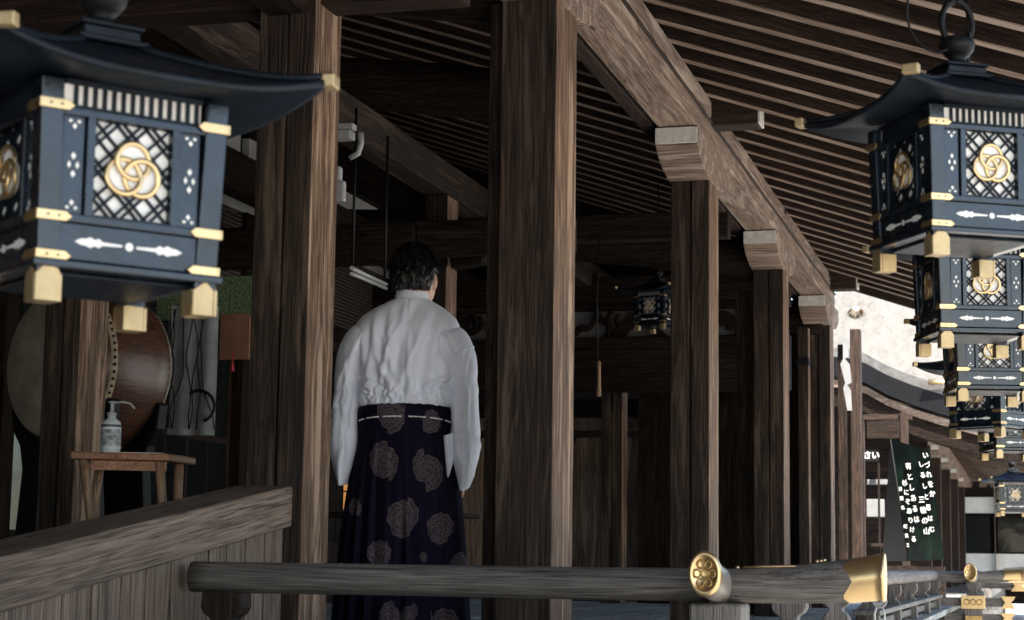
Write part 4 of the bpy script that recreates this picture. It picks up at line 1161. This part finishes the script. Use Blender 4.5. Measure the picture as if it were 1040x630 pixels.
def hakama():
    rows = [(0.03, 0, 0, .300, .225, 2.2), (.25, 0, 0, .283, .212, 2.2), (.50, 0, .0, .262, .198, 2.2), (.72, 0, 0, .238, .178, 2.2), (.88, 0, 0, .214, .160, 2.2), (.985, 0, 0, .196, .148, 2.2), (1.045, 0, 0, .190, .143, 2.3)]
    rings = loft_fn('h', rows, 240, None, .002, 8.1)
    out = []
    for j, ring in enumerate(rings):
        r2 = []
        for k, v in enumerate(ring):
            a = 2*pi*k/len(ring); depth = .034*min(1, max(0, (1.0-v.z)/.5)); nrm = Vector((cos(a), sin(a), 0))
            ph = a*11/pi+.12*sin(v.z*5+k*.02)
            saw = (ph % 1.0)
            d = depth*(saw if saw < .88 else (1-saw)/.12*.88)
            slit = .0
            v2 = v+nrm*(d-depth*.5+.010*min(1, max(0, 1-v.z))*noise.noise(Vector((v.x*4, v.y*3, v.z*1.5))))
            # centre division at the back
            if v.y < 0: v2.y += .028*exp(-((v.x-.01)/.014)**2)*min(1, max(0, (.82-v.z)/.35))
            r2.append(v2)
        out.append(r2)
    meds = []
    def md(px, py, r):
        p = at(px, py, d=8.08); q = Matrix.Rotation(-FACE, 3, 'Z') @ (p-MP); meds.append((q.x, q.z, r))
    for px, py, r in ((390, 471, .079), (435, 477, .077), (410, 527, .079), (448, 533, .066), (388, 566, .055), (467, 570, .05), (432, 570, .02), (400, 628, .06), (453, 630, .07), (419, 625, .045), (397, 422, .075), (438, 424, .05), (362, 520, .04)): md(px, py, r)
    hm = hakama_mat(meds)
    MB().loft(out, False).build('pleated_trousers', hm, PE)
    # sash with a thin white stitched cord
    sr = []
    for j, (z, e) in enumerate(((.935, .004), (.95, .010), (.985, .014), (1.02, .015), (1.045, .013), (1.055, .005))):
        sr.append([((.196+e-.0*j)*math.copysign(abs(cos(a))**(2/2.3), cos(a)), (.150+e)*math.copysign(abs(sin(a))**(2/2.3), sin(a)), z-.010*cos(a)**2) for a in [2*pi*k/96 for k in range(96)]])
    MB().loft(sr, False).build('sash', hm, PE)
    cd_ = MB()
    for k in range(-13, 14):
        if k % 5 == 0: continue
        a0 = -pi/2+k*.088; a1 = a0+.078
        pts = []
        for t in (0, .5, 1):
            a = a0+(a1-a0)*t; z = .997-.014*((a+pi/2)/1.1)**2
            pts.append((.2125*math.copysign(abs(cos(a))**(2/2.3), cos(a)), .1665*math.copysign(abs(sin(a))**(2/2.3), sin(a)), z))
        cd_.tube(pts, .0030, 5)
    cd_.build('white_cord', M['paper'], PE)
    # white under-robe showing in the side slit
    MB().prism([(.172, -.102, .92), (.212, -.055, .94), (.205, -.085, .80), (.190, -.112, .74)], (.012, -.016, 0)).build('under_robe', M['kimono'], PE, .004)
hakama()

# ================================================================ FAR PART OF THE PRECINCT (through the right)
# transverse roof with thick bark thatch, its eave swept upward to the left
YT = 33.0
VR = thing('far_thatched_hall', 'distant hall with thick pale sunlit thatched roof and black curved eave edge', 'hall', (0, YT, GROUND))
def P_(x, y, z): return Vector((x, y-YT, z-GROUND))
edge = [(840, 352), (860, 354), (878, 359), (900, 371), (925, 381), (950, 389), (975, 396), (1005, 404), (1045, 413), (1100, 424)]
top = []; ev = []
for px, py in edge:
    p = at(px, py, Y=YT); ev.append(p)
rows = []
for j in range(13):
    t = j/12; rows.append([P_(p.x, p.y+6.0*t, p.z+4.6*t-1.0*t*t) for p in ev])
th = MB(); th.loft(rows, False, True, closed=False)
th.build('thatch', M['thatch'], VR)
# thickness of the thatch edge: grey cut face over black lacquered board
def band(name, dz0, dz1, dy0, dy1, mat, bev=0):
    a = [P_(p.x, p.y+dy0, p.z+dz0) for p in ev]; b = [P_(p.x, p.y+dy1, p.z+dz1) for p in ev]
    a2 = [q+Vector((0, .6, 0)) for q in a]; b2 = [q+Vector((0, .6, 0)) for q in b]
    return MB().loft([a, b], False, False, closed=False).loft([b, b2], False, False, closed=False).build(name, mat, VR)
band('thatch_edge', 0.0, -.16, 0, .06, plain('cut_thatch_edge', (.18, .17, .16), .9, var=.4, scale=8, bstr=.4))
band('black_eave_board', -.16, -.50, .06, .10, M['black'])
band('pale_eave_strip', -.56, -.68, .16, .22, W['beamX'])
band('under_board', -.68, -1.0, .3, .36, W['inX'])
t_ = at(950, 388, Y=YT-.1)
MB().tube([P_(t_.x-.12, t_.y, t_.z), P_(t_.x+.02, t_.y, t_.z-.0), P_(t_.x+.5, t_.y, t_.z-.03)], [.05, .045, .02], 8).build('gilt_eave_tip', M['gold'], VR)
MB().tube([P_(t_.x+.02, t_.y, t_.z-.0), P_(t_.x+.9, t_.y, t_.z-.04)], .035, 8).build('eave_pole', M['black'], VR)

# straw-like carved nosing at the end of the near gallery
sn = at(869, 316, d=21.0)
SN = thing('straw_like_nosing', 'pale straw-like carved nosing under the end of the gallery eave beam', 'nosing', sn)
mb = MB(); rnd = random.Random(5)
for _ in range(900):
    a = rnd.uniform(0, 2*pi); e = rnd.uniform(-1.4, 1.4); L = rnd.uniform(.075, .095)
    d = Vector((cos(e)*cos(a)*1.25, cos(e)*sin(a), sin(e)*.75)); sd = d.cross(Vector((.3, .2, 1))).normalized()*.007
    mb.add([d*.03-sd, d*.03+sd, d*L+Vector((rnd.uniform(-.02, .02), 0, -.03))], [(0, 1, 2)])
mb.lathe([(0, -.06), (.05, -.04), (.06, 0), (.04, .04), (0, .05)], (0, 0, 0), 12)
mb.build('straw', plain('pale_straw', (.34, .28, .21), .9, var=.3, scale=20), SN)
# white folded paper streamers below it
sp = [(0, 0), (.05, -.02), (.06, -.22), (.02, -.24), (.07, -.30), (.09, -.50), (.04, -.52), (.08, -.58), (.09, -.80), (.04, -.80), (.0, -.56), (.02, -.5), (-.03, -.3), (0, -.24)]
q = at(856, 342, d=20.4)
o = MB().prism([q+Vector((x, 0, z)) for x, z in sp], (0, .006, 0)).build('paper_streamer', M['greypaper']); tag(o, 'white folded zigzag paper streamer hanging beside the last near pillar', 'paper streamer')
q2 = at(854, 350, d=21.3); q3 = at(864.5, 585, d=21.3); q2.x = at(853, 460, d=21.3).x
MB().box(q2.x, q3.x, q2.y, q2.y+.06, q3.z-.3, q2.z).build('dark_shutter', W['inZ'], G)
# post just beyond the last pillar, and lattice strip beside it
pillar(at(874, 400, d=21.6).x, at(874, 400, d=21.6).y, .115, .2, z1=at(870, 333, d=21.6).z, mat=W['raftZ'], groove=False, bleached_lit=False)
# far colonnade
FC = thing('far_gallery', 'far colonnade of slim brown pillars with white-ended brackets beyond the railing', 'gallery')
for i, pxx in enumerate((947, 957.5, 967, 975, 981.5)):
    d = 3730/(1050-pxx); y = (d-.499)/.964
    pillar(AX, y, .22, .5, z0=-1.2, z1=2.36, mat=W['raftZ'], parent=FC, groove=False, bleached_lit=False)
    bracket(y+.15, AX+.012, .262, 2.36, 2.595, L=.9, parent=FC)
MB().box(AX-.235, AX+.002, 35.3, 62, 2.598, 2.735).build('eave_beam', W['beamY'], FC, .008)
MB().box(AX-.2, AX+.002, 35.3, 62, 2.74, 2.866).build('upper_board', W['beamY'], FC, .008)
rafters(FC, 35.0, 61, .46, xe=2.2)
MB().prism([(XI, 34.9, roof_z(XI)+.137), (2.25, 34.9, roof_z(2.25)+.137), (2.25, 34.9, roof_z(2.25)+.3), (XI, 34.9, roof_z(XI)+.36)], (0, 27, 0)).build('roof_board', W['raftY'], FC)
MB().box(-5, AX+1.0, 31, 62, -1.3, -.42).build('floor_platform', W['greyY'], FC)
# frame and lintel between near and far sections
YM = 26.0
def bx2(n, px0, px1, py0, py1, y, mat, dep=.12, parent=FC, bevel=.006):
    a = at(px0, py0, Y=y); b = at(px1, py1, Y=y)
    return MB().box(min(a.x, b.x), max(a.x, b.x), y, y+dep, min(a.z, b.z), max(a.z, b.z)).build(n, mat, parent, bevel)
bx2('lintel', 876, 926, 421, 426, YM, W['raftX']); bx2('door_post', 876, 879, 427, 575, YM, W['raftZ']); bx2('door_post', 914, 924, 419, 575, YM-.05, W['raftZ'])
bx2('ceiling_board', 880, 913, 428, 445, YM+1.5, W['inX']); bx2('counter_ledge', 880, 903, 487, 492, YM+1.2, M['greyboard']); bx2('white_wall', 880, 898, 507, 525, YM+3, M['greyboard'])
bx2('window_post', 891, 894, 470, 575, YM+1, W['inZ']); bx2('dark_wall', 790, 944, 400, 585, YM+9.2, W['inX'])
bx2('cross_plank', 880, 905, 552, 556, YM+.9, W['inX'])
# small black notice with white letters
def text_mesh(body, size, mat, parent, M4, name='lettering', extr=.002):
    c = bpy.data.curves.new(name, 'FONT'); c.body = body; c.size = size; c.extrude = extr; c.align_x = 'CENTER'; c.align_y = 'CENTER'; c.resolution_u = 4; c.offset = size*.018
    t = bpy.data.objects.new(name, c); COL.objects.link(t)
    me = bpy.data.meshes.new_from_object(t.evaluated_get(bpy.context.evaluated_depsgraph_get())); bpy.data.objects.remove(t)
    me.transform(M4); me.materials.clear(); me.materials.append(mat)
    o = bpy.data.objects.new(name, me); COL.objects.link(o)
    if parent: o.parent = parent
    return o
np_ = at(885, 463, d=26.5)
NB = thing('small_black_notice', 'small black notice with white hiragana beyond the last near pillar', 'notice', np_)
MB().box(-.10, .10, 0, .02, -.075, .075).build('board', M['black'], NB)
text_mesh('さい', .115, M['paper'], NB, Matrix.Translation((.0, -.004, 0)) @ Matrix.Rotation(pi/2, 4, 'X'))

# calligraphy board: tall lacquered green slab leaning slightly, dark side
DS = 23.0
tl, trr, br_, bl_ = at(905, 446, d=DS), at(944, 458, d=DS-.15), at(959, 568, d=DS-.15), at(923, 570, d=DS)
CBD = thing('calligraphy_board', 'tall leaning dark green board with white brushed Japanese poem behind the railing', 'board', bl_)
def greenlac():
    m, nt, b = new_mat('glossy_dark_green_lacquer'); tc = N(nt, 'ShaderNodeTexCoord').outputs['Object']
    n = noise_n(nt, mapping(nt, tc, (6, 6, 2.2)), 1, 5, .6, 1.0)
    nt.links.new(ramp(nt, n, [(.42, (.0012, .0024, .0022)), (.60, (.002, .006, .0042)), (.82, (.006, .022, .010))]), b.inputs['Base Color'])
    b.inputs['Roughness'].default_value = .32; b.inputs['Specular IOR Level'].default_value = .25; return m
GL = greenlac()
back = Vector((-.20, .9, 0))
MB().add([v-bl_ for v in (bl_, br_, trr, tl)]+[v-bl_+back*.08 for v in (bl_, br_, trr, tl)], [(0, 1, 2, 3), (7, 6, 5, 4), (0, 4, 5, 1), (1, 5, 6, 2), (2, 6, 7, 3), (3, 7, 4, 0)]).build('board_face', GL, CBD)
# dark rear leaf of the A-frame
l2 = at(896, 570, d=DS+.9); MB().add([v-bl_ for v in (tl+Vector((-.012, .02, -.01)), bl_+Vector((-.012, .02, 0)), l2, tl+Vector((-.012, .02, -.01)), bl_+Vector((-.005, .05, 0)), l2+Vector((.01, .03, 0)))], [(0, 1, 2), (3, 5, 4), (0, 2, 5, 3), (1, 4, 5, 2), (0, 3, 4, 1)]).build('rear_leaf', M['black'], CBD)
ux = (br_-bl_).normalized(); uz = (tl-bl_).normalized(); un = ux.cross(uz).normalized()
if un.dot(FW) > 0: un = -un
def board_text(chars, px0, py0, px1, py1, size):
    n = len(chars)
    for i, ch in enumerate(chars):
        if ch == ' ': continue
        t = i/max(1, n-1); p = at(px0+(px1-px0)*t, py0+(py1-py0)*t, d=DS-.10)
        # drop onto the board plane
        p = p*((bl_.dot(un))/(p.dot(un)))*.9985
        yield ch, p-bl_
cols = [('いづれをか', 940, 463, 947, 502, .082), ('しるしと思はむ', 935.5, 472, 946.5, 538, .075), ('三輪の山', 936, 508, 941, 540, .085),
        ('有としあるは', 922.5, 474, 931, 528, .085), ('杉にぞありける', 919, 491, 928, 548, .075), ('拾遺集 紀貫之', 914.5, 497, 922, 554, .050)]
allm = None; pieces = []
for chars, a, b, c, d, size in cols:
    for ch, p in board_text(chars, a, b, c, d, size):
        cv = bpy.data.curves.new('t', 'FONT'); cv.body = ch; cv.size = size; cv.align_x = 'CENTER'; cv.align_y = 'CENTER'; cv.resolution_u = 3; cv.offset = size*.004; cv.extrude = .002
        to = bpy.data.objects.new('t', cv); COL.objects.link(to)
        me = bpy.data.meshes.new_from_object(to.evaluated_get(bpy.context.evaluated_depsgraph_get())); bpy.data.objects.remove(to)
        zc = uz; xc = (ux-uz*ux.dot(uz)).normalized()
        m4 = Matrix(((xc.x, zc.x, un.x, p.x), (xc.y, zc.y, un.y, p.y), (xc.z, zc.z, un.z, p.z), (0, 0, 0, 1)))
        sh_ = Matrix.Rotation(random.uniform(-.12, .12), 4, 'Z') @ Matrix.Diagonal((random.uniform(.8, .95), 1.05, 1, 1))
        me.transform(m4 @ sh_); pieces.append(me)
bm = bmesh.new()
for me in pieces: bm.from_mesh(me)
me = bpy.data.meshes.new('brushed_poem'); bm.to_mesh(me); bm.free(); me.materials.append(M['paper'])
o = bpy.data.objects.new('brushed_poem', me); COL.objects.link(o); o.parent = CBD
# stand feet
MB().box(-.30, .42, -.0, .4, -1.0, -.06).build('plinth', W['inX'], CBD)

# end hall with windows
YH = 62.0
EH = thing('far_window_hall', 'far building with dark windows and white wall bands at the right edge', 'building', (0, YH, GROUND))
def wh(n, px0, px1, py0, py1, mat, dy=0, dep=.2):
    a = at(px0, py0, Y=YH+dy); b = at(px1, py1, Y=YH+dy)
    return MB().box(min(a.x, b.x), max(a.x, b.x), dy, dy+dep, min(a.z, b.z)-GROUND, max(a.z, b.z)-GROUND).build(n, mat, EH)
wh('wall', 900, 1120, 380, 615, W['inX'], .5)
wh('white_band', 960, 1120, 505, 522, M['plaster'], .3); wh('white_band', 960, 1120, 562, 600, M['plaster'], .3)
for a, b in ((974, 1007), (1012, 1045), (1050, 1084)):
    w_ = wh('window', a, b, 523, 562, W['inX'], .32, .1); wh('pane', a+1, b-1, 525, 561, M['glass'], .25, .02).parent = w_
for a in (971, 1009, 1047, 1086): wh('post', a, a+3.2, 480, 600, W['tanZ'], .1)
wh('sill_beam', 950, 1120, 482, 489, W['beamX'], .0); 
for a in (998, 1020): wh('strut', a, a+3, 462, 482, W['beamZ'], .0)
wh('slanting_eave', 950, 1120, 470, 474, W['beamX'], -.6)
# white box lamp under far eave
wl = at(941, 437, d=34.5)
o = MB().box(wl.x-.11, wl.x+.12, wl.y, wl.y+.25, wl.z-.14, wl.z+.13).build('box_sign', M['paper'], None, .02); tag(o, 'small white box lamp under the far gallery eave above the green board', 'box lamp')

# ================================================================ light
w = bpy.data.worlds.new('World'); S.world = w; w.use_nodes = True; nt = w.node_tree
sky = nt.nodes.new('ShaderNodeTexSky'); sky.sky_type = 'NISHITA'; sky.sun_disc = False
SUN_DIR = Vector((.50, -.72, .92)).normalized()      # toward the sun
sky.sun_elevation = math.asin(SUN_DIR.z); sky.sun_rotation = atan2(SUN_DIR.x, SUN_DIR.y)
bg = nt.nodes['Background']; bg.inputs[1].default_value = .10; nt.links.new(sky.outputs[0], bg.inputs[0])
sl = bpy.data.lights.new('sun', 'SUN'); sl.energy = 4.6; sl.angle = radians(.53); sl.color = (1, .95, .87)
so = bpy.data.objects.new('sun', sl); COL.objects.link(so); so.rotation_euler = SUN_DIR.to_track_quat('Z', 'Y').to_euler()
S.view_settings.view_transform = 'Standard'; S.view_settings.look = 'None'; S.view_settings.exposure = 2.08; S.view_settings.gamma = 1
S.cycles.max_bounces = 8; S.cycles.diffuse_bounces = 5; S.cycles.use_denoising = True
S.cycles.sample_clamp_indirect = 6
